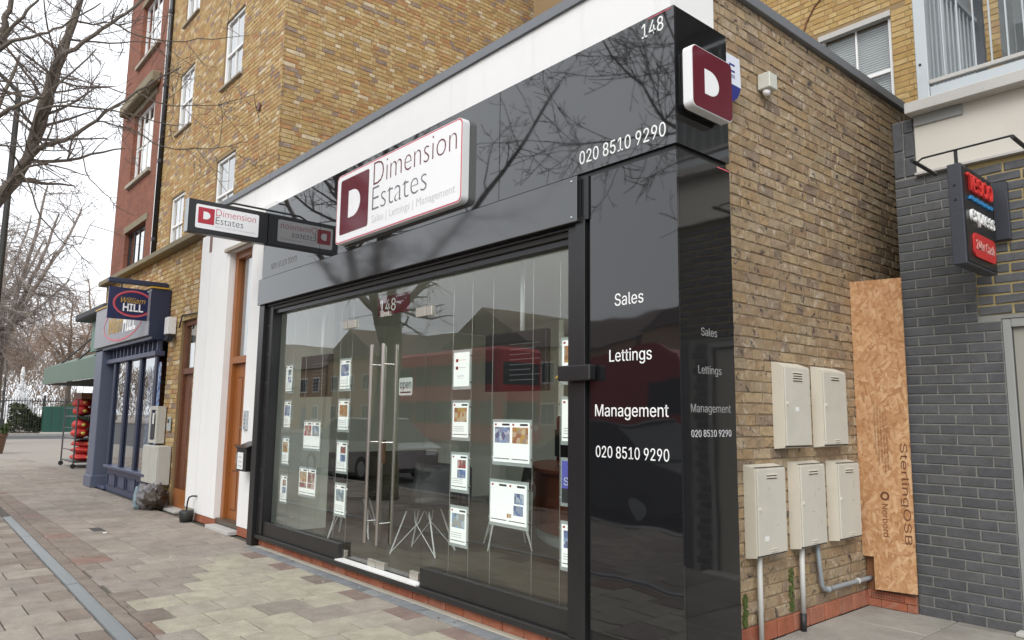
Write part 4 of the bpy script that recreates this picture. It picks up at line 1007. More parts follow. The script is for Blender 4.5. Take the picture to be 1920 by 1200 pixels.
# ------------------------------------------------------------------ tall yellow brick building, set back
tb = thing('tall_brick_building', (-11, 4, 0), 'tall yellow stock-brick building with white sash windows behind the shop', 'building')
TY, TX, TOP = 1.15, -8.41, 14.5
win = [(-11.2, -10.25, 7.50, 8.83), (-13.95, -13.0, 7.40, 8.74), (-13.92, -12.97, 9.90, 11.3), (-11.22, -10.27, 9.95, 11.35), (-11.24, -10.28, 4.75, 6.08), (-13.96, -13.08, 4.75, 5.97), (-11.22, -10.27, 12.3, 13.6), (-13.92, -12.97, 12.3, 13.6)]
fw = wall_core(MB(), 'y', TY + .010, -14.86, TX - .012, 4.0, TOP, win, .3).build('front_wall', 'mortar_ochre', tb)
vis = lambda u, v: True
print('tall', lay_bricks(fw, 'y', TY + .010, -14.86, TX, 4.05, 13.2, win, 'brick_ochre', random.Random(11), 'flemish', n_single=200))
fl = MB().box(TX - .31, TX - .010, TY + .012, 16, 4.0, TOP).build('flank_wall', 'mortar_ochre', tb)
print('flank', lay_bricks(fl, 'x', TX - .010, TY, 12.5, 4.28, 14.45, [], 'brick_ochre', random.Random(12), 'flemish', n_single=300))
bx('rear_wall', 'red_brickwork', tb, -14.8, TX - .4, 15.7, 15.99, 4.0, TOP); bx('roof', 'slate', tb, -14.8, TX - .35, TY + .35, 15.6, TOP - .4, TOP - .3)
for i, (a, b, c, d) in enumerate(win):
    fr = sash_window(tb, a, b, c, d, TY, rail=.48, bars=1, sill='stone')
    bx('lintel', 'ledge_stone', fr, a - .02, b + .02, TY + .012, TY + .10, d - .002, d + .03)
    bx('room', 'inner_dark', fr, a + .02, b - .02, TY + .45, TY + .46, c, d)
    bx('curtain', 'paper_plain', fr, a + .06, a + (.30 if i % 2 else .22), TY + .30, TY + .32, c + .03, d - .03)
MB().lathe((-9.26, TY - .0, 6.53), [(.07, .0), (.075, -.03), (.045, -.032)], 14, 'y').build('vent_pipe', 'wood_brown', tb)
dp = MB().tube([(-14.86, TY - .05, 4.16), (-14.86, TY - .05, 14)], .05, 10).build('drainpipe', 'frame_black', tb, smooth=True)
for z in (5.2, 7, 8.8, 10.6, 12.4): MB().lathe((-14.86, TY - .05, z), [(.062, 0), (.062, .08)], 10).build('bracket', 'frame_black', dp)
bx('white_flue', 'paper_plain', tb, -15.03, -14.94, TY - .07, TY - .012, 4.16, 14)

# ------------------------------------------------------------------ red brick building beyond
rb = thing('red_brick_building', (-17, 4, 0), 'red brick building with wide metal windows beyond the drainpipe', 'building')
rw = [(-17.72, -15.88, 10.35, 12.0), (-17.75, -15.88, 7.15, 9.0), (-17.75, -15.88, 4.2, 5.9)]
wall_core(MB(), 'y', TY, -19.02, -14.9, 3.0, 15, rw, .3).build('front_wall', 'red_brickwork', rb)
bx('end_wall', 'red_brickwork', rb, -19.02, -18.7, TY + .31, 12, 0, 15); bx('roof', 'slate', rb, -18.7, -14.9, TY + .31, 12, 14.4, 14.5)
for i, (a, b, c, d) in enumerate(rw):
    f = MB(); yf = TY + .10
    for e in ((a, a + .06, c, d), (b - .06, b, c, d), (a + .06, b - .06, c, c + .06), (a + .06, b - .06, d - .06, d)): f.box(e[0], e[1], yf, yf + .06, e[2], e[3])
    fr = f.build('window', ('white_upvc', 'white_upvc', 'frame_black')[i], rb)
    for k in range(1, 4): MB().box(a + .06 + (b - a - .12) * k / 4 - .018, a + .06 + (b - a - .12) * k / 4 + .018, yf + .01, yf + .05, c + .06, d - .06).build('mullion', ('white_upvc', 'white_upvc', 'frame_black')[i], fr)
    MB().box(a + .061, b - .061, yf + .012, yf + .048, (c + d) / 2 - .016, (c + d) / 2 + .016).build('transom', ('white_upvc', 'white_upvc', 'frame_black')[i], fr)
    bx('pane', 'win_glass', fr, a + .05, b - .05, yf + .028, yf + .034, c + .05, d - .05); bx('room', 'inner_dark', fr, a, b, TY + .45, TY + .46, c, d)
    bx('sill', 'stone', fr, a - .1, b + .1, TY - .08, yf, c - .09, c - .002); bx('lintel', 'ledge_stone', fr, a - .12, b + .12, TY - .015, TY + .09, d + .002, d + .16)
    if i == 1: bx('blind', 'yellow_panel', fr, a + .25, a + 1.1, yf + .12, yf + .13, c + .5, d - .35)
    bx('curtain', 'paper_plain', fr, b - .6, b - .1, yf + .14, yf + .15, c + .05, d - .05)
MB().prism([(9.35, TY - .25), (9.55, TY - .25), (9.75, TY - .001), (9.05, TY - .001), (9.02, TY - .2)], 'x', -18.6, -15.4) if False else None
MB().box(-18.5, -15.5, TY - .22, TY - .002, 9.15, 9.42, ch=.03).build('projecting_beam', 'ledge_stone', rb)

# ------------------------------------------------------------------ betting shop
bs = thing('betting_shop', (-12, .2, 0), 'betting shop front with navy frames, panelled riser and pale fascia', 'shop')
bx('pilaster', 'blue_pale', bs, -14.1, -13.55, .0, .5, .0, 2.64, ch=.01); bx('pilaster_foot', 'blue_pale', bs, -14.13, -13.52, -.03, .5, .0, .22, ch=.01)
bx('fascia', 'fascia_grey', bs, -14.1, -10.262, -.05, .24, 2.66, 3.42, ch=.006); bx('fascia_end', 'blue_dark', bs, -10.26, -10.22, -.05, .24, 2.655, 3.42); bx('fascia_top', 'gold', bs, -14.12, -10.2, -.07, .2, 3.422, 3.445); bx('fascia_bottom', 'blue_dark', bs, -14.09, -10.22, .0, .22, 2.60, 2.657)
WB = .1
fs = MB()
for a, b in ((-13.10, -12.90), (-12.22, -12.02), (-11.32, -11.12), (-10.42, -10.23)): MB().box(a + .03, b - .03, WB + .015, WB + .05, .47, 2.34, ch=.006).build('mullion', 'blue_dark', bs)
bx('transom', 'blue_paint', bs, -13.54, -10.23, WB - .03, WB + .12, 2.342, 2.42, ch=.006); bx('sill', 'blue_paint', bs, -12.95, -10.23, WB - .06, WB + .12, .41, .468, ch=.01)
for k in range(13): x = -13.5 + .262 * k; MB().box(x, x + .05, WB + .02, WB + .1, 2.421, 2.60).build('top_light_bar', 'blue_paint', bs)
bx('top_light', 'win_glass', bs, -13.54, -10.23, WB + .06, WB + .066, 2.422, 2.599)
ri = bx('riser', 'blue_paint', bs, -12.95, -10.23, WB + .02, WB + .14, .0, .409)
for k in range(4):
    x = -12.85 + .66 * k
    for e in ((x, x + .56, .30, .325), (x, x + .56, .10, .125), (x, x + .025, .126, .299), (x + .535, x + .56, .126, .299)): bx('panel_moulding', 'blue_dark', ri, e[0], e[1], WB + .004, WB + .0195, e[2], e[3])
for a, b in ((-12.98, -12.12), (-12.12, -11.22), (-11.22, -10.32)): bx('pane', 'shop_front_glass', bs, a, b, WB + .052, WB + .060, .47, 2.34)
bx('window_poster', 'photo_b', bs, -11.10, -10.40, WB + .12, WB + .13, .6, 2.25)
dr = MB().box(-13.52, -13.42, .5, .56, .02, 2.34).box(-13.18, -13.10, .5, .56, .02, 2.34).box(-13.419, -13.181, .5, .56, .02, .5).box(-13.419, -13.181, .5, .56, 2.2, 2.34).build('door', 'blue_paint', bs)
bx('pane', 'win_glass', dr, -13.419, -13.181, .525, .532, .501, 2.199); bx('push_plate', 'letter_white', dr, -13.40, -13.30, .52, .524, .9, 1.1)
bx('reveal', 'blue_dark', bs, -13.10, -13.04, .23, .56, .0, 2.34); bx('step', 'blue_paint', bs, -13.55, -12.96, .08, .5, .0, .06, ch=.01)
bx('interior_back', 'inner_dark', bs, -14.0, -10.22, 2.6, 2.7, .0, 2.9); bx('interior_floor', 'far_paving', bs, -14.0, -10.22, .57, 2.6, .0, .02); bx('side_lining', 'inner_wall', bs, -10.215, -10.1, .5, 2.6, .0, 2.9)
lettering('William', 'gold', bs, (-12.95, -.0515, 2.86), XA, ZA, NF, 1.0, .30, 0, .004, shear=.25); lettering('HILL', 'letter_white', bs, (-11.9, -.0515, 2.84), XA, ZA, NF, .85, .34, .02, .004)
def ring(mb, O, U, V, N, a, b, wdt, t, n=40):
    O, U, V, N = map(Vector, (O, U, V, N)); W = []; F = []
    for k in range(n):
        th = 2 * math.pi * k / n
        for s_, d in ((1, 0), (1, t), ((a - wdt) / a, t), ((a - wdt) / a, 0)):
            W.append((O + U * (a * s_ * math.cos(th)) + V * ((b - (wdt if s_ != 1 else 0)) * math.sin(th)) + N * d)[:])
    for k in range(n):
        j = (k + 1) % n
        for i in range(4): F.append((k * 4 + i, j * 4 + i, j * 4 + (i + 1) % 4, k * 4 + (i + 1) % 4))
    return mb.add(W, F)
ring(MB(), (-12.0, -.051, 3.02), XA, ZA, NF, 1.35, .33, .035, .004).build('oval', 'sign_edge', bs)
hs = thing('hanging_sign', (-10.4, -.2, 2.9), 'navy hanging sign with red oval over the betting shop', 'sign')
bx('board', 'blue_sign', hs, -10.44, -10.40, -.63, .10, 2.90, 3.405, ch=.004)
ring(MB(), (-10.3995, -.265, 3.155), YA, ZA, NS, .30, .215, .022, .003).build('oval', 'sign_edge', hs); ring(MB(), (-10.3995, -.265, 3.155), YA, ZA, NS, .277, .192, .012, .002).build('oval', 'sign_red', hs)
lettering('HILL', 'letter_white', hs, (-10.3995, -.415, 3.035), YA, ZA, NS, .30, .115, .022, .003); lettering('William', 'gold', hs, (-10.3995, -.45, 3.165), YA, ZA, NS, .36, .085, 0, .003, shear=.3)
MB().box(-10.47, -10.37, -.65, .24, 3.47, 3.55, ch=.01).build('bracket_bar', 'blue_dark', hs)
for y in (-.45, -.02): MB().tube([(-10.42, y, 3.406), (-10.42, y, 3.469)], .012, 6).build('hanger', 'frame_black', hs)
MB().tube([(-10.42, .22, 3.10), (-10.42, .22, 3.469)], .014, 6).build('wall_plate', 'galv', hs); bx('caption', 'letter_white', hs, -10.3995, -10.398, -.07, .03, 3.37, 3.39)

# ------------------------------------------------------------------ greengrocer under the red building
gg = thing('greengrocer', (-17, 1, 0), 'open-fronted greengrocer with grey-green canopy beyond the betting shop', 'shop')
MB().prism([(.10, 2.12), (.10, 2.56), (1.14, 2.98), (1.14, 2.90), (.14, 2.50), (.14, 2.12)], 'x', -20.6, -14.12).build('canopy', 'canopy_green', gg)
MB().prism([(.141, 2.12), (.141, 2.49), (1.13, 2.88), (1.13, 2.80)], 'x', -20.58, -20.55).build('canopy_side', 'canopy_green', gg)
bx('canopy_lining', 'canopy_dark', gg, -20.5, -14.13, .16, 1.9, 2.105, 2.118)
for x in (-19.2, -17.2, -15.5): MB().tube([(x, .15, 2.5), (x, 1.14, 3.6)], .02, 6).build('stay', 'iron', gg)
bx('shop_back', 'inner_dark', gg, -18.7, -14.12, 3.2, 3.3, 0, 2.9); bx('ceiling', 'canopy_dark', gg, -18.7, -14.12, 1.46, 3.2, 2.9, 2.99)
bx('sign_board', 'shop_green', gg, -16.2, -14.12, .30, .36, 2.75, 3.45, ch=.005); bx('hood', 'slate', gg, -16.8, -14.12, .05, 1.13, 3.46, 3.62, ch=.03); bx('board_return', 'shop_green', gg, -16.2, -14.12, .361, 1.14, 3.0, 3.44)
ring(MB(), (-15.5, .299, 3.1), XA, ZA, NF, .24, .22, .05, .003).build('oval', 'sign_edge', gg); lettering('FRUIT', 'letter_white', gg, (-15.1, .299, 3.0), XA, ZA, NF, .85, .24, .02, .003) if False else None
lettering('P', 'letter_white', gg, (-14.95, .299, 3.0), XA, ZA, NF, .30, .28, .02, .003)
rc = thing('roll_cage', (-19.7, 1, 0), 'wheeled metal rack loaded with red sacks outside the greengrocer', 'trolley')
for x in (-20.5, -18.92):
    for y in (.66, 1.34): MB().tube([(x, y, .12), (x, y, 1.72)], .02, 8).build('post', 'cage_metal', rc); MB().lathe((x, y, .06), [(.06, -.02), (.06, .02)], 12, 'x').build('wheel', 'tyre', rc)
for z in (.14, .72, 1.28): bx('shelf', 'cage_metal', rc, -20.5, -18.92, .66, 1.34, z, z + .03)
for z in (.45, 1.0, 1.5): MB().tube([(-20.5, .66, z), (-18.92, .66, z)], .012, 6).build('rail', 'cage_metal', rc)
rs = random.Random(4)
spec = [('bottom shelf, lowest of three', .18, .18, 0, 0), ('bottom shelf, middle of three', .355, .18, 0, 0), ('bottom shelf, uppermost of three', .53, .17, 0, 0)]
for shelf, z in (('middle', .755), ('top', 1.315)):
    for lay, dz in (('lower', 0), ('upper', .21)):
        for s_, q in (('street side', -1), ('wall side', 1)): spec.append(('%s shelf, %s layer, %s' % (shelf, lay, s_), z + dz, .25, q, 1))
for nm, z, h, sd_, k in spec:
    t = thing('produce_sack', (-19.3, 1.0 + .17 * sd_, z), 'plump red net sack on the %s of the metal rack' % nm, 'sack', 'red sacks on the wheeled rack')
    lump('sack', 'sack_red', t, (-19.35, 1.0 + .17 * sd_, z + h / 2), (.42, .34 if sd_ == 0 else .19, h * .55), rs.uniform(0, 50), amp=.16, flat=z - .01)
    lump('label', 'sack_print', t, (-18.95, 1.0 + .17 * sd_, z + h / 2), (.03, .05, .04), rs.uniform(0, 50), amp=.05, flat=z)
t = thing('produce_box', (-19.4, 1, 1.6), 'brown box of produce on top of the metal rack', 'box')
bx('box', 'wood_sill', t, -19.9, -18.95, .72, 1.3, 1.74, 1.90)
# ------------------------------------------------------------------ grey painted building on the right
gy = thing('grey_brick_building', (2, 4, 0), 'dark grey painted brick building with cream band and steel balcony', 'building')
GY = 2.82
hole = [(.745, 1.75, -1, 2.185)]
core = wall_core(MB(), 'y', GY + .006, .075, 7, 0, 3.37, hole + [(.60, 7, 2.215, 3.37)], .3).build('front_wall', 'mortar_grey', gy)
patch = MB().box(.602, 7, GY + .008, GY + .3, 2.217, 3.368).build('repaired_wall', 'mortar_yellow', gy)
print('grey', lay_bricks(core, 'y', GY + .006, .077, 1.9, .0, 3.37, hole + [(.60, 7, 2.20, 3.40)], 'brick_slate', random.Random(21), 'stretcher', n_single=300, depth=.007, jit=.0012))
print('grey2', lay_bricks(patch, 'y', GY + .008, .61, 4.5, 2.222, 3.36, hole, 'brick_slate', random.Random(22), 'stretcher', n_single=160, depth=.008, J=.016, Lb=.209, Hb=.059, jit=.003))
MB().box(1.95, 7, GY, GY + .01, 0, 2.2).build('far_wall_face', 'brick_slate', gy)
bx('side_wall', 'mortar_grey', gy, .077, .3, GY + .311, 9, 0, 3.86)
for a, b, c, d in ((.078, .152, 3.61, 3.852), (.078, .152, 3.385, 3.60), (.162, .236, 3.745, 3.852), (.162, .236, 3.545, 3.735), (.162, .236, 3.385, 3.535)): bx('block', 'brick_slate', gy, a, b, GY - .004, GY + .1, c, d, ch=.006)
bx('block_backing', 'mortar_grey', gy, .077, .248, GY + .008, GY + .3, 3.371, 3.856)
bx('band', 'cream_render', gy, .25, 7, GY - .012, GY + .3, 3.39, 3.857); bx('band_drip', 'concrete', gy, .245, 7, GY - .045, GY + .3, 3.372, 3.389)
bx('soffit_board', 'wood_sill', gy, .255, .62, GY - .035, GY - .013, 3.775, 3.855) if False else bx('soffit_board', 'trim_grey', gy, .255, .60, GY - .03, GY - .013, 3.775, 3.855)
bx('ledge', 'concrete', gy, .225, 7, GY - .13, GY + .35, 3.858, 3.945, ch=.004)
fr = MB().box(.747, .80, GY + .012, GY + .12, .03, 2.183, ch=.004).box(.801, 1.748, GY + .012, GY + .12, 2.12, 2.183, ch=.004).box(1.69, 1.748, GY + .012, GY + .12, .03, 2.119, ch=.004).build('door_frame', 'trim_grey', gy)
bx('door', 'door_grey', gy, .803, 1.688, GY + .045, GY + .09, .03, 2.118); bx('door_seal', 'dark_slot', gy, .801, .806, GY + .03, GY + .044, .03, 2.118)
bx('door_step', 'concrete', gy, .72, 1.78, GY - .1, GY + .12, .0, .028, ch=.004)
bx('notice', 'yellow_panel', gy, 1.0, 1.3, GY + .040, GY + .0445, 1.42, 1.66)
# balcony
bal = thing('balcony', (.3, 3, 3.945), 'galvanised steel balcony with vertical bars above the cream band', 'balcony')
bx('post', 'balcony_steel', bal, .27, .36, 2.86, 2.95, 3.946, 5.8, ch=.006)
bx('beam', 'balcony_steel', bal, .362, 6, 2.87, 2.95, 4.005, 4.095, ch=.004); bx('lower_beam', 'balcony_steel', bal, .362, 6, 2.89, 2.95, 3.948, 4.0, ch=.003); bx('rail', 'concrete', bal, .362, 6, 2.86, 2.91, 4.118, 4.15, ch=.003); bx('top_rail', 'balcony_steel', bal, .362, 6, 2.86, 2.91, 5.20, 5.24, ch=.003)
for k in range(22): x = .475 + .108 * k; MB().tube([(x, 2.885, 4.151), (x, 2.885, 5.199)], .007, 6).build('bar', 'balcony_steel', bal)
for k in range(12): y = 3.04 + .105 * k; MB().tube([(.31, y, 4.0), (.31, y, 5.199)], .008, 6).build('bar', 'balcony_steel', bal)
bx('side_rail', 'balcony_steel', bal, .29, .33, 2.96, 4.3, 5.20, 5.24); bx('side_rail', 'balcony_steel', bal, .285, .335, 2.96, 4.3, 3.95, 4.0)
bx('privacy_screen', 'balcony_steel', bal, .255, .27, 3.0, 4.35, 4.01, 6.3)
bx('floor', 'coping_grey', bal, .34, 6, 2.96, 4.36, 3.96, 4.0)
for x in (.40, .44): MB().lathe((x + .02, 2.888, 3.972), [(.008, 0), (.007, -.008)], 8, 'y').build('bolt', 'frame_black', bal)
MB().lathe((.305, 2.859, 4.30), [(.011, 0), (.010, -.006)], 10, 'y').build('bolt', 'frame_black', bal)
gd = MB().box(.27, .35, 4.36, 4.44, 3.95, 6.4).box(1.9, 1.98, 4.36, 4.44, 3.95, 6.4).box(.351, 1.899, 4.36, 4.44, 6.3, 6.4).build('balcony_door', 'coping_grey', gy)
bx('pane', 'clear_glass', gd, .351, 1.899, 4.395, 4.402, 3.96, 6.299); bx('room', 'trim_grey', gd, .36, 3, 4.9, 4.92, 3.95, 6.4); bx('upper_wall', 'trim_grey', gy, 1.99, 7, 4.36, 4.5, 3.95, 6.4)
bx('upper_soffit', 'concrete', gy, .25, 7, 2.8, 4.5, 6.41, 6.6)
# boarding across the corner
ob = thing('chipboard_panel', (-.1, 2.75, .14), 'tall orange-brown chipboard panel boarding the gap beside grey brickwork', 'board')
MB().prism([(-.208, .142), (.098, .155), (.106, 2.562), (-.294, 2.578), (-.294, .385), (-.208, .388)], 'y', 2.742, 2.76).build('board', 'osb', ob)
DN = (0, 0, -1); RX = (1, 0, 0)
lettering('SterlingOSB', 'wood_brown', ob, (.032, 2.7415, 1.27), DN, RX, NF, .76, .052, 0, .0006)
lettering('Norbord', 'wood_brown', ob, (-.125, 2.7415, .80), DN, RX, NF, .25, .045, 0, .0006)
ring(MB(), (-.10, 2.7415, .86), XA, ZA, NF, .035, .035, .016, .0006, 16).build('emblem', 'wood_brown', ob)
for k in range(5): lettering('OSB 3 EN 13986 18MM CONSTRUCTION GRADE', 'wood_sill', ob, (-.155 + .022 * k, 2.7415, 1.60 - .03 * k), DN, RX, NF, .42 + .06 * (k % 2), .012, .0, .0005)
ab = thing('low_brick_wall', (-.1, 2.8, 0), 'short red brick wall with an air brick below the chipboard', 'wall')
bx('core', 'mortar_red', ab, -.292, .072, 2.80, 2.95, .0, .125)
for a, b, m in ((-.29, -.265, 0), (-.262, -.02, 1), (-.017, .070, 0)): bx('air_brick' if m else 'brick', 'brick_red', ab, a, b, 2.789, 2.82, .064, .124, ch=.003)
for a, b in ((-.29, -.19), (-.187, .0), (.003, .07)): bx('brick', 'brick_red', ab, a, b, 2.789, 2.82, .003, .060, ch=.003)
for k in range(11):
    for z in (.078, .100): bx('hole', 'dark_slot', ab, -.25 + .02 * k, -.241 + .02 * k, 2.7885, 2.7895, z, z + .009)
MB().box(-.292, -.20, 2.80, 2.82, .127, .42).build('stud', 'wood_sill', ab); bx('dark_backing', 'inner_dark', ab, -.292, .07, 2.951, 2.97, 0, 2.4)
# supermarket hanging sign
ts = thing('supermarket_sign', (.78, 2.4, 2.5), 'dark projecting supermarket sign with red panel on the grey brick wall', 'sign')
SX = .78
bx('box', 'sign_slate', ts, SX - .085, SX - .001, 2.08, 2.70, 2.48, 3.17, ch=.004); bx('face', 'sign_black', ts, SX, SX + .004, 2.105, 2.685, 2.50, 3.15)
bx('joint', 'dark_slot', ts, SX - .086, SX + .0005, 2.0785, 2.0815, 2.845, 2.85)
lettering('TESCO', 'tes_red', ts, (SX + .006, 2.15, 3.0), YA, ZA, NS, .50, .11, .012, .016)
for k in range(5): MB().prism([(2.17 + .098 * k, 2.935), (2.235 + .098 * k, 2.935), (2.26 + .098 * k, 2.962), (2.195 + .098 * k, 2.962)], 'x', SX + .005, SX + .018).build('dash', 'tes_blue', ts)
lettering('express', 'letter_white', ts, (SX + .006, 2.17, 2.79), YA, ZA, NS, .47, .10, 0, .016)
MB().rrect((SX + .005, 2.20, 2.545), YA, ZA, NS, .44, .165, .045, .01).build('panel', 'cash_red', ts); lettering('24hr Cash', 'cash_text', ts, (SX + .0155, 2.235, 2.60), YA, ZA, NS, .37, .065, 0, .002)
for z in (3.02, 2.92): MB().lathe((SX - .045, 2.079, z), [(.009, 0), (.008, -.004)], 8, 'y').build('bolt', 'frame_black', ts)
bx('wall_plate', 'sign_slate', ts, SX - .02, SX + .075, 2.775, 2.818, 2.75, 3.18, ch=.004); bx('arm', 'frame_black', ts, SX - .05, SX - .02, 2.70, 2.80, 2.95, 3.0)
for x in (.50, 1.10): MB().tube([(x, 2.02, 3.24), (x, 2.46, 3.24)], .014, 8).build('lamp_tube', 'frame_black', ts)
MB().tube([(.50, 2.10, 3.24), (.53, 2.13, 3.275), (1.08, 2.10, 3.275), (1.10, 2.06, 3.24)], .007, 6).build('lamp_bar', 'frame_black', ts); MB().tube([(.74, 2.13, 3.17), (.74, 2.13, 3.28)], .012, 6).build('lamp_stem', 'frame_black', ts)
MB().tube([(1.10, 2.46, 3.24), (1.0, 2.818, 3.2)], .01, 6).build('lamp_stay', 'frame_black', ts)
# rear building seen over the roof
rr = thing('rear_building', (-1.5, 6.2, 0), 'ochre brick building with white sash window behind the side wall', 'building')
RY = 6.0; rw = [(-2.02, -1.08, 5.10, 6.62)]
core = wall_core(MB(), 'y', RY + .010, -7.8, .6, 0, 11, rw, .3).build('front_wall', 'mortar_ochre', rr)
print('rear', lay_bricks(core, 'y', RY + .010, -4.5, .6, 4.2, 8.5, rw, 'brick_rear', random.Random(31), 'flemish', n_single=160))
bx('end_wall', 'red_brickwork', rr, .3, .6, RY + .311, 13, 0, 11); bx('roof', 'slate', rr, -7.8, .3, RY + .311, 13, 10.5, 10.6)
fr = sash_window(rr, -2.02, -1.08, 5.10, 6.62, RY, bars=1, rail=.50, sill='stone', reveal=.06, glass='clear_glass')
bx('head', 'concrete', fr, -2.02, -1.08, RY - .004, RY + .059, 6.545, 6.618)
for k in range(44): bx('blind_slat', 'blind', fr, -1.97, -1.13, RY + .15, RY + .172, 5.15 + .032 * k, 5.168 + .032 * k)
bx('blind_backing', 'blind', fr, -1.98, -1.12, RY + .19, RY + .2, 5.12, 6.56)
# dark relieving arch in the rear wall
pts = [(-2.24, RY - .004, 6.55), (-2.23, RY - .004, 6.72), (-2.17, RY - .004, 6.90), (-2.05, RY - .004, 7.08), (-1.85, RY - .004, 7.24), (-1.55, RY - .004, 7.36)]
MB().tube(pts, .012, 5).build('arch_line', 'wood_brown', rr)
# ------------------------------------------------------------------ trees
def limb(mb, pts, r0, r1, n=7):
    k = len(pts) - 1; mb.tube(pts, [r0 + (r1 - r0) * i / k for i in range(k + 1)], n, cap=True)
def smooth_path(P, sub, r, jit):
    """Catmull-Rom through the points, slightly knotty"""
    P = [Vector(p) for p in P]; Q = []
    for i in range(len(P) - 1):
        a, b, c, d = P[max(i - 1, 0)], P[i], P[i + 1], P[min(i + 2, len(P) - 1)]
        for k in range(sub):
            t = k / sub; Q.append(.5 * ((2 * b) + (c - a) * t + (2 * a - 5 * b + 4 * c - d) * t * t + (3 * b - a - 3 * c + d) * t ** 3) + Vector((r.uniform(-jit, jit), r.uniform(-jit, jit), r.uniform(-jit, jit))))
    return Q + [P[-1]]
def branch(mb, r, p, d, L, r0, lvl, droop=.0, minr=.004, dens=1.0, up=.06):
    n = max(3, int(L / (.16 if lvl < 2 else .11))); pts = [p.copy()]; q = p.copy(); dd = d.normalized()
    for i in range(n):
        dd = (dd + Vector((r.gauss(0, .13), r.gauss(0, .13), r.gauss(0, .11) + up - droop * (i / n)))).normalized(); q = q + dd * (L / n); pts.append(q.copy())
    r1 = max(minr * .7, r0 * .35); limb(mb, pts, r0, r1, 6 if lvl < 1 else (5 if lvl < 2 else 4))
    if lvl >= 3: return
    cnt = int((L / (.26, .2, .15)[lvl]) * dens)
    for _ in range(cnt):
        t = r.uniform(.15, 1); i = min(int(t * n), n - 1); b = pts[i]; tang = (pts[i + 1] - pts[i]).normalized()
        side = tang.orthogonal(); side.rotate(Matrix.Rotation(r.uniform(0, 6.283), 3, tang)); nd = tang * r.uniform(.4, .9) + side * r.uniform(.5, 1)
        rad = (r0 + (r1 - r0) * t) * r.uniform(.35, .6)
        if rad < minr * .55: rad = minr * .55
        branch(mb, r, b, nd, L * r.uniform(.28, .55) * (1.15 - .5 * t), max(rad, minr * .6), lvl + 1, droop, minr, dens, up)
def side_shoots(mb, r, path, r0, r1, count, L, droop=.03, minr=.004, dens=1.0, lvl=1):
    n = len(path)
    for _ in range(count):
        t = r.uniform(.08, 1); i = min(int(t * (n - 1)), n - 2); tang = (path[i + 1] - path[i]).normalized(); side = tang.orthogonal(); side.rotate(Matrix.Rotation(r.uniform(0, 6.283), 3, tang))
        branch(mb, r, path[i], tang * r.uniform(.3, .8) + side, L * r.uniform(.5, 1.1), max(minr, (r0 + (r1 - r0) * t) * r.uniform(.25, .45)), lvl, droop, minr, dens)
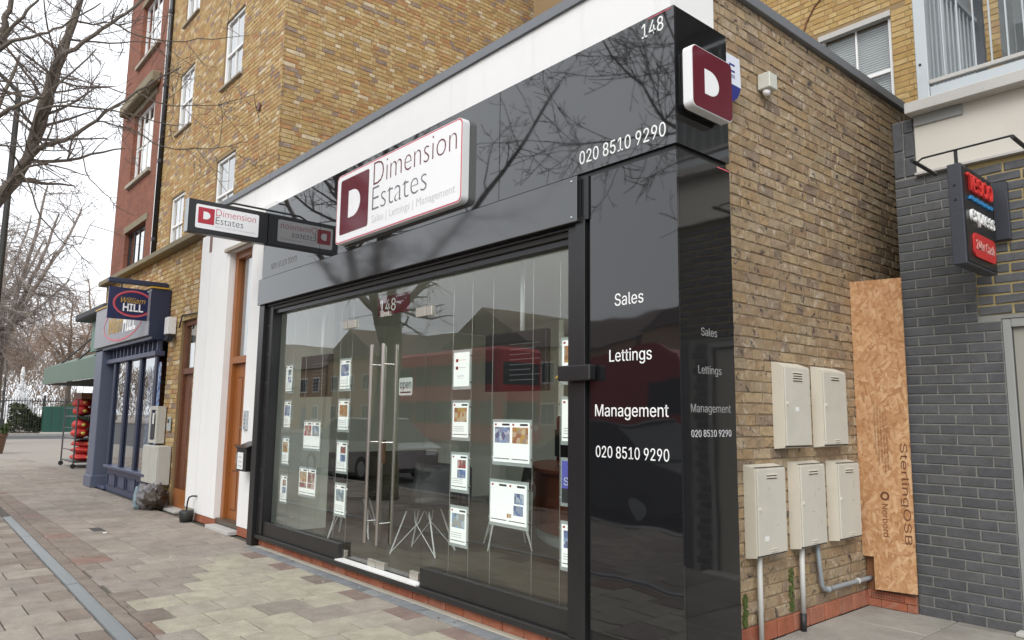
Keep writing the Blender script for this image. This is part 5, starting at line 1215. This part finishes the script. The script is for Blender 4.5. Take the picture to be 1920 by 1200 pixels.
# street tree whose limbs reach into the top left of the view
r = random.Random(42)
st = thing('street_tree', (-8.8, -3.3, 0), 'bare street tree with mossy limb arching over the pavement at left', 'tree', 'bare street trees')
tr = MB(); trunk = smooth_path([(-8.8, -3.3, -.05), (-8.83, -3.28, 1.2), (-8.75, -3.3, 2.4), (-8.85, -3.35, 3.4)], 5, r, .012)
tr.tube(trunk, [.27 - .10 * i / (len(trunk) - 1) for i in range(len(trunk))], 14)
tr.build('trunk', 'bark_moss', st, smooth=True)
lm = MB(); tw = MB()
main = [(-8.75, -3.3, 2.3), (-8.4, -2.75, 3.25), (-8.0, -2.37, 3.92), (-8.0, -2.14, 4.46), (-8.0, -2.0, 5.08), (-8.0, -1.91, 5.71), (-8.0, -1.75, 6.71), (-7.9, -1.5, 8.2)]
G = [(main, .125, .04, 14, 1.2), ([(-8.0, -2.14, 4.46), (-7.95, -2.02, 5.4), (-8.0, -1.93, 5.89), (-8.0, -1.84, 6.3), (-8.0, -1.70, 6.9), (-8.1, -1.5, 8.0)], .062, .022, 12, 1.1),
     ([(-8.0, -2.28, 4.15), (-7.7, -2.12, 4.46), (-7.6, -2.01, 4.58), (-7.6, -1.78, 4.73), (-7.6, -1.51, 5.03), (-7.6, -1.09, 5.52), (-7.5, -.6, 6.0)], .055, .012, 14, .9),
     ([(-8.0, -2.02, 5.0), (-7.6, -2.0, 5.62), (-7.6, -1.8, 5.87), (-7.6, -1.45, 6.34), (-7.6, -1.15, 6.74), (-7.5, -.8, 7.2)], .05, .014, 10, .9),
     ([(-8.0, -2.33, 4.0), (-7.5, -2.25, 4.16), (-7.5, -2.07, 4.29), (-7.5, -1.86, 4.44)], .03, .012, 3, .5),
     ([(-8.5, -3.0, 5.0), (-7.0, -2.6, 5.35), (-7.0, -2.32, 5.58), (-7.0, -2.05, 5.83), (-6.9, -1.7, 6.2)], .035, .01, 8, .8),
     ([(-8.6, -3.1, 4.4), (-7.5, -2.49, 4.77), (-7.5, -2.25, 5.02), (-7.5, -2.05, 5.19), (-7.5, -1.6, 5.9)], .04, .012, 9, .9),
     ([(-7.9, -2.1, 4.7), (-7.0, -2.16, 4.79), (-7.0, -1.83, 4.91), (-7.0, -1.35, 4.98), (-7.0, -.7, 5.0)], .026, .007, 10, .8),
     ([(-7.6, -1.78, 4.73), (-7.0, -1.75, 4.5), (-7.0, -1.68, 4.18), (-7.0, -1.42, 3.91), (-7.0, -1.34, 3.81)], .012, .005, 5, .5),
     ([(-8.0, -2.37, 3.95), (-7.0, -2.29, 4.01), (-7.0, -2.06, 3.54), (-7.0, -1.73, 3.28), (-7.0, -1.54, 3.63)], .016, .005, 7, .5),
     ([(-8.5, -2.9, 4.9), (-8.4, -2.5, 6.0), (-8.4, -2.48, 6.28), (-8.4, -2.44, 6.61), (-8.3, -2.4, 7.6)], .075, .03, 8, 1.0),
     ([(-8.4, -2.5, 6.0), (-8.2, -2.31, 6.36), (-8.2, -2.19, 6.62), (-8.1, -2.0, 7.2)], .035, .012, 6, .8),
     ([(-7.6, -1.51, 5.03), (-7.4, -1.2, 4.95), (-7.2, -.8, 4.75), (-7.0, -.35, 4.8), (-6.8, .1, 4.95)], .014, .005, 9, .7),
     ([(-7.6, -1.45, 6.34), (-7.4, -1.0, 6.2), (-7.2, -.5, 6.3), (-7.0, .1, 6.5)], .016, .005, 9, .8),
     ([(-7.6, -1.09, 5.52), (-7.4, -.7, 5.4), (-7.2, -.2, 5.5), (-7.0, .3, 5.75)], .013, .005, 9, .8),
     ([(-8.85, -3.35, 3.3), (-9.2, -3.6, 4.4), (-9.6, -4.2, 6.0), (-9.8, -4.8, 7.8)], .12, .03, 12, 1.4), ([(-8.85, -3.35, 3.3), (-8.8, -3.3, 4.6), (-8.6, -3.2, 6.5), (-8.7, -3.3, 8.6)], .13, .03, 12, 1.4),
     ([(-8.8, -3.3, 3.0), (-9.8, -2.9, 4.0), (-10.8, -2.4, 5.4), (-11.5, -2.0, 7.2)], .10, .03, 11, 1.3), ([(-8.8, -3.3, 3.1), (-7.9, -3.9, 4.2), (-6.9, -4.5, 5.6), (-6.0, -5.0, 7.0)], .10, .025, 12, 1.3)]
for path, a, b, cnt, L in G:
    a *= .74; b *= .7; q = smooth_path(path, 4, r, .016); limb(lm, q, a, b, 8); side_shoots(tw, r, q, a, b, int(cnt * 1.3), L, droop=.06, minr=.0045, dens=1.1)
lm.build('limbs', 'bark', st, recalc=False, smooth=True); tag(tw.build('crown', 'twig', st, recalc=False), kind='stuff')
# second street tree, near the kerb in front of the corner (seen mirrored in the fascia)
r = random.Random(77)
s2 = thing('street_tree', (-.9, -5.0, 0), 'bare street tree mirrored in the glossy black fascia', 'tree', 'bare street trees')
trunk = smooth_path([(-1.1, -4.35, -.05), (-1.12, -4.33, 1.5), (-1.15, -4.3, 2.8)], 5, r, .01)
tr = MB(); tr.tube(trunk, [.20 - .06 * i / (len(trunk) - 1) for i in range(len(trunk))], 12); tr.build('trunk', 'bark', s2, smooth=True)
lm = MB(); tw = MB()
for path, a, b, cnt, L in [([(-1.15, -4.3, 2.7), (-1.9, -4.2, 3.9), (-2.9, -4.1, 5.0), (-3.9, -4.2, 6.2), (-4.8, -4.2, 7.6)], .11, .03, 22, 1.5), ([(-1.15, -4.3, 2.7), (-1.0, -4.3, 4.2), (-1.4, -4.5, 6.0), (-1.6, -4.6, 8.0)], .12, .03, 18, 1.5),
                     ([(-1.15, -4.3, 2.8), (-.2, -4.6, 4.0), (.6, -5.2, 5.4), (1.2, -5.6, 7.2)], .10, .03, 14, 1.5), ([(-1.9, -4.2, 3.9), (-2.3, -3.7, 5.2), (-2.6, -3.2, 6.4), (-2.8, -2.9, 7.6)], .06, .015, 16, 1.2), ([(-2.9, -4.1, 5.0), (-4.2, -3.9, 5.2), (-5.2, -3.9, 5.5)], .05, .012, 14, 1.2)]:
    q = smooth_path(path, 4, r, .04); limb(lm, q, a * .36, b * .3, 8); side_shoots(tw, r, q, a * .36, b * .3, int(cnt * 1.5), L, droop=.05, minr=.006, dens=.9)
lm.build('limbs', 'bark', s2, recalc=False, smooth=True); tag(tw.build('crown', 'twig', s2, recalc=False), kind='stuff')
# far park trees: two builds, copied
def far_tree(seed, H, mat, name):
    r = random.Random(seed); t = thing(name, (0, 0, 0), 'x', 'tree'); tr = MB(); cr_ = MB()
    tk = smooth_path([(0, 0, -.1), (.1, .05, H * .2), (.0, .1, H * .42)], 4, r, .03); tr.tube(tk, [H * .022 * (1 - .4 * i / (len(tk) - 1)) for i in range(len(tk))], 9); tr.build('trunk', 'bark', t, smooth=True)
    for k in range(9):
        a = k * 2.4 + r.uniform(-.3, .3); rr_ = H * r.uniform(.16, .34); z0 = H * r.uniform(.28, .42); z1 = H * r.uniform(.6, 1.0)
        q = smooth_path([(0, .05, z0), (rr_ * .35 * math.cos(a), rr_ * .35 * math.sin(a), z0 + (z1 - z0) * .35), (rr_ * .75 * math.cos(a), rr_ * .75 * math.sin(a), z0 + (z1 - z0) * .7), (rr_ * math.cos(a), rr_ * math.sin(a), z1)], 4, r, .05)
        limb(cr_, q, H * .011, H * .003, 6); n = len(q)
        for _ in range(20):
            t_ = r.uniform(.15, 1); i = min(int(t_ * (n - 1)), n - 2); d = Vector((r.gauss(0, 1), r.gauss(0, 1), r.gauss(.35, .7)))
            p = q[i]; L = H * r.uniform(.09, .2)
            for lv in range(1):
                pts = [p]; dd = d.normalized()
                for s_ in range(5): dd = (dd + Vector((r.gauss(0, .2), r.gauss(0, .2), r.gauss(-.05, .15)))).normalized(); pts.append(pts[-1] + dd * L / 5)
                limb(cr_, pts, .028, .012, 4)
                for _k in range(8):
                    i2 = r.randrange(1, 6); d2 = (dd + Vector((r.gauss(0, .8), r.gauss(0, .8), r.gauss(0, .6)))).normalized(); pp = [pts[i2]]
                    for s_ in range(4): d2 = (d2 + Vector((r.gauss(0, .25), r.gauss(0, .25), r.gauss(-.08, .2)))).normalized(); pp.append(pp[-1] + d2 * L * .16)
                    limb(cr_, pp, .014, .008, 3)
    tag(cr_.build('crown', mat, t, recalc=False), kind='stuff'); return t
def copy_tree(src, loc, rz, sc, label, group):
    c = src.copy(); C.objects.link(c); c.location = loc; c.rotation_euler = (0, 0, rz); c.scale = (sc, sc, sc); tag(c, label, 'tree', group)
    for ch in src.children: d = ch.copy(); C.objects.link(d); d.parent = c
    return c
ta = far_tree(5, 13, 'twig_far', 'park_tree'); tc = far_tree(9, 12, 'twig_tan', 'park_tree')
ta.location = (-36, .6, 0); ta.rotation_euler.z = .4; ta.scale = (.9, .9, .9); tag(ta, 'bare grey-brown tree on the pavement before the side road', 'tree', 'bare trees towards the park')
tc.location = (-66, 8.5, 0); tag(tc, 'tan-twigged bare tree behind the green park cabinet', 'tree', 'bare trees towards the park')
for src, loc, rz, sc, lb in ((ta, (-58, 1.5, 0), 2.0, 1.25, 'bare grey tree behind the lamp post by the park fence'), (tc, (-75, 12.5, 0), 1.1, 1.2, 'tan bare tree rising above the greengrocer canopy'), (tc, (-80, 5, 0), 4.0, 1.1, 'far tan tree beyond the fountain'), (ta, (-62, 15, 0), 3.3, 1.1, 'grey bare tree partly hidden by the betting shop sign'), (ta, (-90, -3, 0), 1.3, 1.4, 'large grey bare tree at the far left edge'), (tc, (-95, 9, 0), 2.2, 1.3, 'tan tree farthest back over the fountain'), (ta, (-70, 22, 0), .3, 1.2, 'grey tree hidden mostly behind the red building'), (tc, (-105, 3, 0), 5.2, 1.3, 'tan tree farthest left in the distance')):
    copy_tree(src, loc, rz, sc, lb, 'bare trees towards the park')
rw_ = random.Random(8); dw = MB()
for _ in range(26000):
    y = rw_.uniform(-60, 75); x = -125 + rw_.uniform(-8, 8); z = rw_.random() ** .7 * (7.5 + 3 * math.sin(y * .21) + 2 * math.sin(y * .53)); L = rw_.uniform(.5, 1.6); a = rw_.gauss(0, .95); s_ = rw_.uniform(.03, .08)
    d = Vector((rw_.gauss(0, .4), math.sin(a), math.cos(a))) * L; n_ = Vector((0, 1, 0)) * s_
    dw.add([(x, y - s_, z), (x, y + s_, z), (x + d.x, y + d.y + s_ * .4, z + d.z), (x + d.x, y + d.y - s_ * .4, z + d.z)], [(0, 1, 2, 3)])
tag(dw.build('distant_wood', 'wood_far', None, recalc=False), 'hazy brown mass of bare trees beyond the park', 'trees', kind='stuff')
# ------------------------------------------------------------------ park edge
pf = thing('park_railing', (-53, 6, 0), 'black iron railing along the park across the side road', 'railing')
b_ = MB()
for k in range(170): y = -4 + .14 * k; b_.box(-53.02, -52.98, y, y + .03, .05, 2.2)
tag(b_.build('bars', 'iron', pf), kind='stuff')
for z in (.25, 2.0): bx('rail', 'iron', pf, -53.03, -52.97, -4, 20, z, z + .05)
for k in range(9): bx('post', 'iron', pf, -53.06, -52.94, -4 + 3 * k, -3.88 + 3 * k, 0, 2.4)
def leafy(name, label, cat, box, n, seed, size, mat='hedge'):
    r = random.Random(seed); m_ = MB()
    for _ in range(n):
        c = Vector((r.uniform(*box[0]), r.uniform(*box[1]), box[2][0] + (box[2][1] - box[2][0]) * r.random() ** .8)); c.z *= .75 + .25 * math.sin(c.y * 2.1) ; a = Vector((r.gauss(0, 1), r.gauss(0, 1), r.gauss(0, 1))).normalized() * size; b = a.orthogonal().normalized() * size * .6
        m_.add([(c - a)[:], (c + b)[:], (c + a)[:], (c - b)[:]], [(0, 1, 2, 3)])
    return m_
hg = thing('hedge', (-54.5, 8, 0), 'low green shrubs behind the park railing', 'hedge')
tag(leafy('h', '', '', ((-56, -53.4), (3.5, 18), (.05, 1.9)), 9000, 3, .12).build('foliage', 'hedge', hg, recalc=False), kind='stuff')
h2 = thing('shrub', (-54.5, 1, 0), 'green shrub at the far left edge behind the railing', 'shrub')
tag(leafy('h', '', '', ((-56, -53.4), (-2, 2.6), (.05, 3.4)), 5000, 4, .12).build('foliage', 'hedge', h2, recalc=False), kind='stuff')
gc = thing('street_cabinet', (-51.8, 6, 0), 'dark green roadside cabinet beside the park railing', 'cabinet')
bx('case', 'cabinet_green', gc, -52.3, -51.6, 4.9, 6.7, .1, 1.7, ch=.03); bx('base', 'concrete', gc, -52.35, -51.55, 4.85, 6.75, .0, .099)
for k in range(3): bx('door_seam', 'iron', gc, -51.601, -51.595, 5.3 + .45 * k, 5.32 + .45 * k, .2, 1.6)
fo = thing('fountain', (-70, 5.9, 0), 'white fountain jet rising behind the park railing', 'fountain'); rf = random.Random(2)
wv = MB()
for k in range(420):
    a = rf.uniform(0, 6.283); q = rf.random(); R_ = .15 + 1.5 * q * (1 - .15 * rf.random()); z = 3.0 * (1 - q ** 1.3) * rf.uniform(.6, 1.05) + .2; c = (-70 + R_ * math.cos(a), 5.9 + R_ * math.sin(a), z); s_ = rf.uniform(.05, .13); wv.box(c[0] - s_ * .5, c[0] + s_ * .5, c[1] - s_ * .5, c[1] + s_ * .5, c[2] - s_ * 1.6, c[2] + s_ * 1.6, ch=s_ * .2)
for k in range(160): z = rf.uniform(2.4, 4.9); w__ = .22 * (5.2 - z) / 2.6; c = (-70 + rf.gauss(0, w__ * .5), 5.9 + rf.gauss(0, w__ * .5), z); s_ = rf.uniform(.03, .09); wv.box(c[0] - s_, c[0] + s_, c[1] - s_, c[1] + s_, c[2] - s_ * 2, c[2] + s_ * 2, ch=s_ * .3)
tag(wv.build('spray', 'water_white', fo, recalc=False), kind='stuff'); MB().lathe((-70, 5.9, 0), [(2.6, 0), (2.7, .4), (2.5, .42), (2.4, .2)], 24).build('basin', 'stone', fo)
lp = thing('lamp_post', (-52, 2.75, 0), 'slim dark lamp post by the far park railing', 'lamp post')
MB().tube([(-52, 2.75, 0), (-52, 2.75, 4.6)], [.09, .05], 8).build('pole', 'iron', lp); bx('base', 'iron', lp, -52.15, -51.85, 2.6, 2.9, 0, .9, ch=.02)
sl = thing('street_light', (-14, -1.72, 0), 'dark street light pole at the left edge behind the tree limb', 'lamp post')
MB().tube([(-14, -1.72, 0), (-14, -1.72, 3.0), (-14, -1.72, 7.5), (-14, -2.2, 7.9), (-14, -3.2, 8.0)], [.075, .055, .05, .04, .035], 10).build('pole', 'iron', sl, smooth=True); bx('lantern', 'galv', sl, -14.12, -13.88, -3.8, -3.2, 7.9, 8.06, ch=.03)
pn = thing('planter', (-27.5, .0, 0), 'brown tub planter at the left edge of the pavement', 'planter')
MB().lathe((-27.5, -.02, 0), [(.18, 0), (.26, .55), (.29, .56), (.29, .66), (.25, .66), (.24, .6)], 16).build('tub', 'pot_brown', pn, smooth=False)
tag(leafy('h', '', '', ((-27.75, -27.25), (-.27, .23), (.75, 1.15)), 400, 6, .06).build('foliage', 'hedge', pn, recalc=False), kind='stuff')
# ------------------------------------------------------------------ across the road (seen in the reflections)
HL = [o + ' from the far left' for o in ('first', 'second', 'third', 'fourth', 'fifth', 'sixth', 'seventh', 'eighth', 'ninth', 'tenth', 'eleventh', 'twelfth', 'thirteenth')]
for k in range(13):
    x0 = -103 + 9 * k; x1 = x0 + 8.6; Y0 = -27; hs_ = 5.6 + (.5 if k % 2 else 0)
    h = thing('terrace_house', ((x0 + x1) / 2, Y0 - 4, 0), 'brown brick house with pitched roof across the road, %s' % HL[k], 'house', 'houses across the road')
    bx('wall', 'house_brick', h, x0, x1, Y0 - 8, Y0, 0, hs_)
    if k % 2: MB().prism([(x0 - .2, hs_), (x1 + .2, hs_), ((x0 + x1) / 2, hs_ + 2.6)], 'y', Y0 - 8.2, Y0 + .25).build('roof', 'house_roof', h)
    else: MB().prism([(Y0 - 8.3, hs_), (Y0 + .3, hs_), (Y0 - 4, hs_ + 2.4)], 'x', x0 - .1, x1 + .1).build('roof', 'house_roof', h)
    for i in range(3):
        for z in (.9, 3.4):
            if i == 1 and z < 1: bx('door', 'blue_dark', h, x0 + 3.9, x0 + 4.8, Y0 + .001, Y0 + .06, 0, 2.1); continue
            xx = x0 + .9 + 2.7 * i; f_ = bx('window', 'white_upvc', h, xx, xx + 1.3, Y0 + .001, Y0 + .06, z, z + 1.35)
            for a in (0, 1): bx('pane', 'screen', f_, xx + .08 + .6 * a, xx + .62 + .6 * a, Y0 + .0605, Y0 + .068, z + .1, z + 1.25)
bu = thing('double_decker_bus', (-26, -16.8, 0), 'red double-decker bus mirrored in the shop window', 'bus')
MB().box(-29.6, -20.5, -18.1, -15.6, .25, 4.3, ch=.16).build('body', 'bus_red', bu)
for z0, z1 in ((1.1, 2.05), (2.75, 3.65)):
    bx('window_band', 'screen', bu, -29.3, -20.8, -15.598, -15.585, z0, z1); bx('window_band', 'screen', bu, -20.498, -20.485, -17.85, -15.85, z0, z1)
    for k in range(5): bx('pillar', 'bus_red', bu, -28.3 + 1.6 * k, -28.18 + 1.6 * k, -15.5845, -15.58, z0, z1)
bx('number_plate', 'bus_yellow', bu, -20.484, -20.475, -17.4, -16.3, .75, .95)
for x in (-28.0, -22.8): MB().lathe((x, -15.75, .48), [(.46, -.15), (.48, 0), (.46, .12), (.2, .14)], 20, 'y').build('wheel', 'tyre', bu)
for y in (-17.7, -16.0): MB().lathe((-20.5, y, .95), [(.12, 0), (.11, .02)], 12, 'x').build('light', 'sign_white', bu)

b2 = thing('red_van', (-7.8, -10, -.12), 'tall red van on the road, mirrored in the black pilaster', 'van')
MB().prism([(-9.9, .2), (-9.9, 2.75), (-9.75, 2.9), (-7.0, 2.9), (-6.6, 2.75), (-5.95, 1.65), (-5.2, 1.3), (-5.1, .2)], 'y', -10.9, -8.9).build('body', 'bus_red', b2)
bx('side_window', 'screen', b2, -7.3, -6.35, -8.899, -8.885, 1.45, 2.2); bx('side_stripe', 'bus_yellow', b2, -9.7, -7.6, -8.899, -8.89, 1.0, 1.15)
MB().prism([(-6.55, 2.66), (-5.99, 1.72), (-5.97, 1.74), (-6.53, 2.68)], 'y', -10.75, -9.05).build('windscreen', 'screen', b2)
for x in (-9.2, -6.0):
    for y in (-9.02, -10.78): MB().lathe((x, y, .22), [(.31, -.12), (.33, -.06), (.33, .06), (.31, .13)], 20, 'y').build('wheel', 'tyre', b2)
for y in (-9.2, -10.6): bx('headlight', 'sign_white', b2, -5.12, -5.06, y - .16, y + .16, .75, .95, ch=.02)
def car(x0, y0, mat, label, d=1):
    t = thing('parked_car', (x0 + 2.1, y0 - .9, -.12), label, 'car', 'cars parked along the kerb'); z = -.12
    MB().prism([(x0, z + .35), (x0 + .05, z + .75), (x0 + .95, z + .92), (x0 + 3.55, z + .95), (x0 + 4.15, z + .80), (x0 + 4.2, z + .35), (x0 + 3.9, z + .22), (x0 + .3, z + .22)], 'y', y0 - 1.75, y0).build('body', mat, t)
    V = [(x0 + .9, z + .92), (x0 + 1.6, z + 1.42), (x0 + 2.9, z + 1.45), (x0 + 3.65, z + .95)]; inn = .16
    m_ = MB(); W = [(u, y0 - .04 - (inn if v > z + 1.2 else 0), v) for u, v in V] + [(u, y0 - 1.71 + (inn if v > z + 1.2 else 0), v) for u, v in V]
    m_.add(W, [(0, 1, 2, 3), (7, 6, 5, 4), (0, 4, 5, 1), (1, 5, 6, 2), (2, 6, 7, 3)]); m_.build('cabin_glass', 'screen', t)
    bx('roof', mat, t, x0 + 1.55, x0 + 2.95, y0 - 1.56, y0 - .19, z + 1.435, z + 1.475, ch=.02)
    for u in (x0 + .85, x0 + 3.4):
        for y in (y0 - .1, y0 - 1.65): w_ = MB().lathe((u, y, z + .31), [(.29, -.11), (.31, -.06), (.31, .06), (.29, .11)], 20, 'y').build('wheel', 'tyre', t); MB().lathe((u, y + (.112 if y > y0 - 1 else -.112), z + .31), [(.19, -.005), (.17, .005)], 14, 'y').build('rim', 'galv', w_)
    for y in (y0 - .35, y0 - 1.4): bx('headlight', 'sign_white', t, x0 + 4.10, x0 + 4.19, y - .15, y + .15, z + .62, z + .76, ch=.02); bx('tail_light', 'sign_red', t, x0 + .02, x0 + .07, y - .14, y + .14, z + .6, z + .74)
car(-16.2, -5.1, 'car_silver', 'silver hatchback at the kerb, mirrored in the betting shop window')
car(-7.9, -5.1, 'car_dark', 'dark hatchback at the kerb, mirrored low in the shop window')

lr = random.Random(19); lf = MB()
for k in range(150):
    if k < 80: x, y = lr.uniform(-13, -.8), (-.0 - abs(lr.gauss(0, .06)) if lr.random() < .5 else lr.uniform(-1.75, -1.55))
    else: x, y = lr.uniform(-14, 1), lr.uniform(-4.2, -.2)
    s_ = lr.uniform(.006, .016); a = lr.uniform(0, 6.28); c_, n_ = math.cos(a) * s_, math.sin(a) * s_; z = .0055 + lr.uniform(0, .004)
    lf.mat(lr.choice(['wood_brown', 'twig', 'wood_sill', 'litter', 'twig'])).add([(x + c_, y + n_, z), (x - n_ * .6, y + c_ * .6, z + .004), (x - c_, y - n_, z + .001), (x + n_ * .6, y - c_ * .6, z + .005)], [(0, 1, 2), (0, 2, 3)])
tag(lf.build('leaf_litter', None, None, recalc=False), 'scattered brown leaves and scraps on the paving', 'litter', kind='stuff')
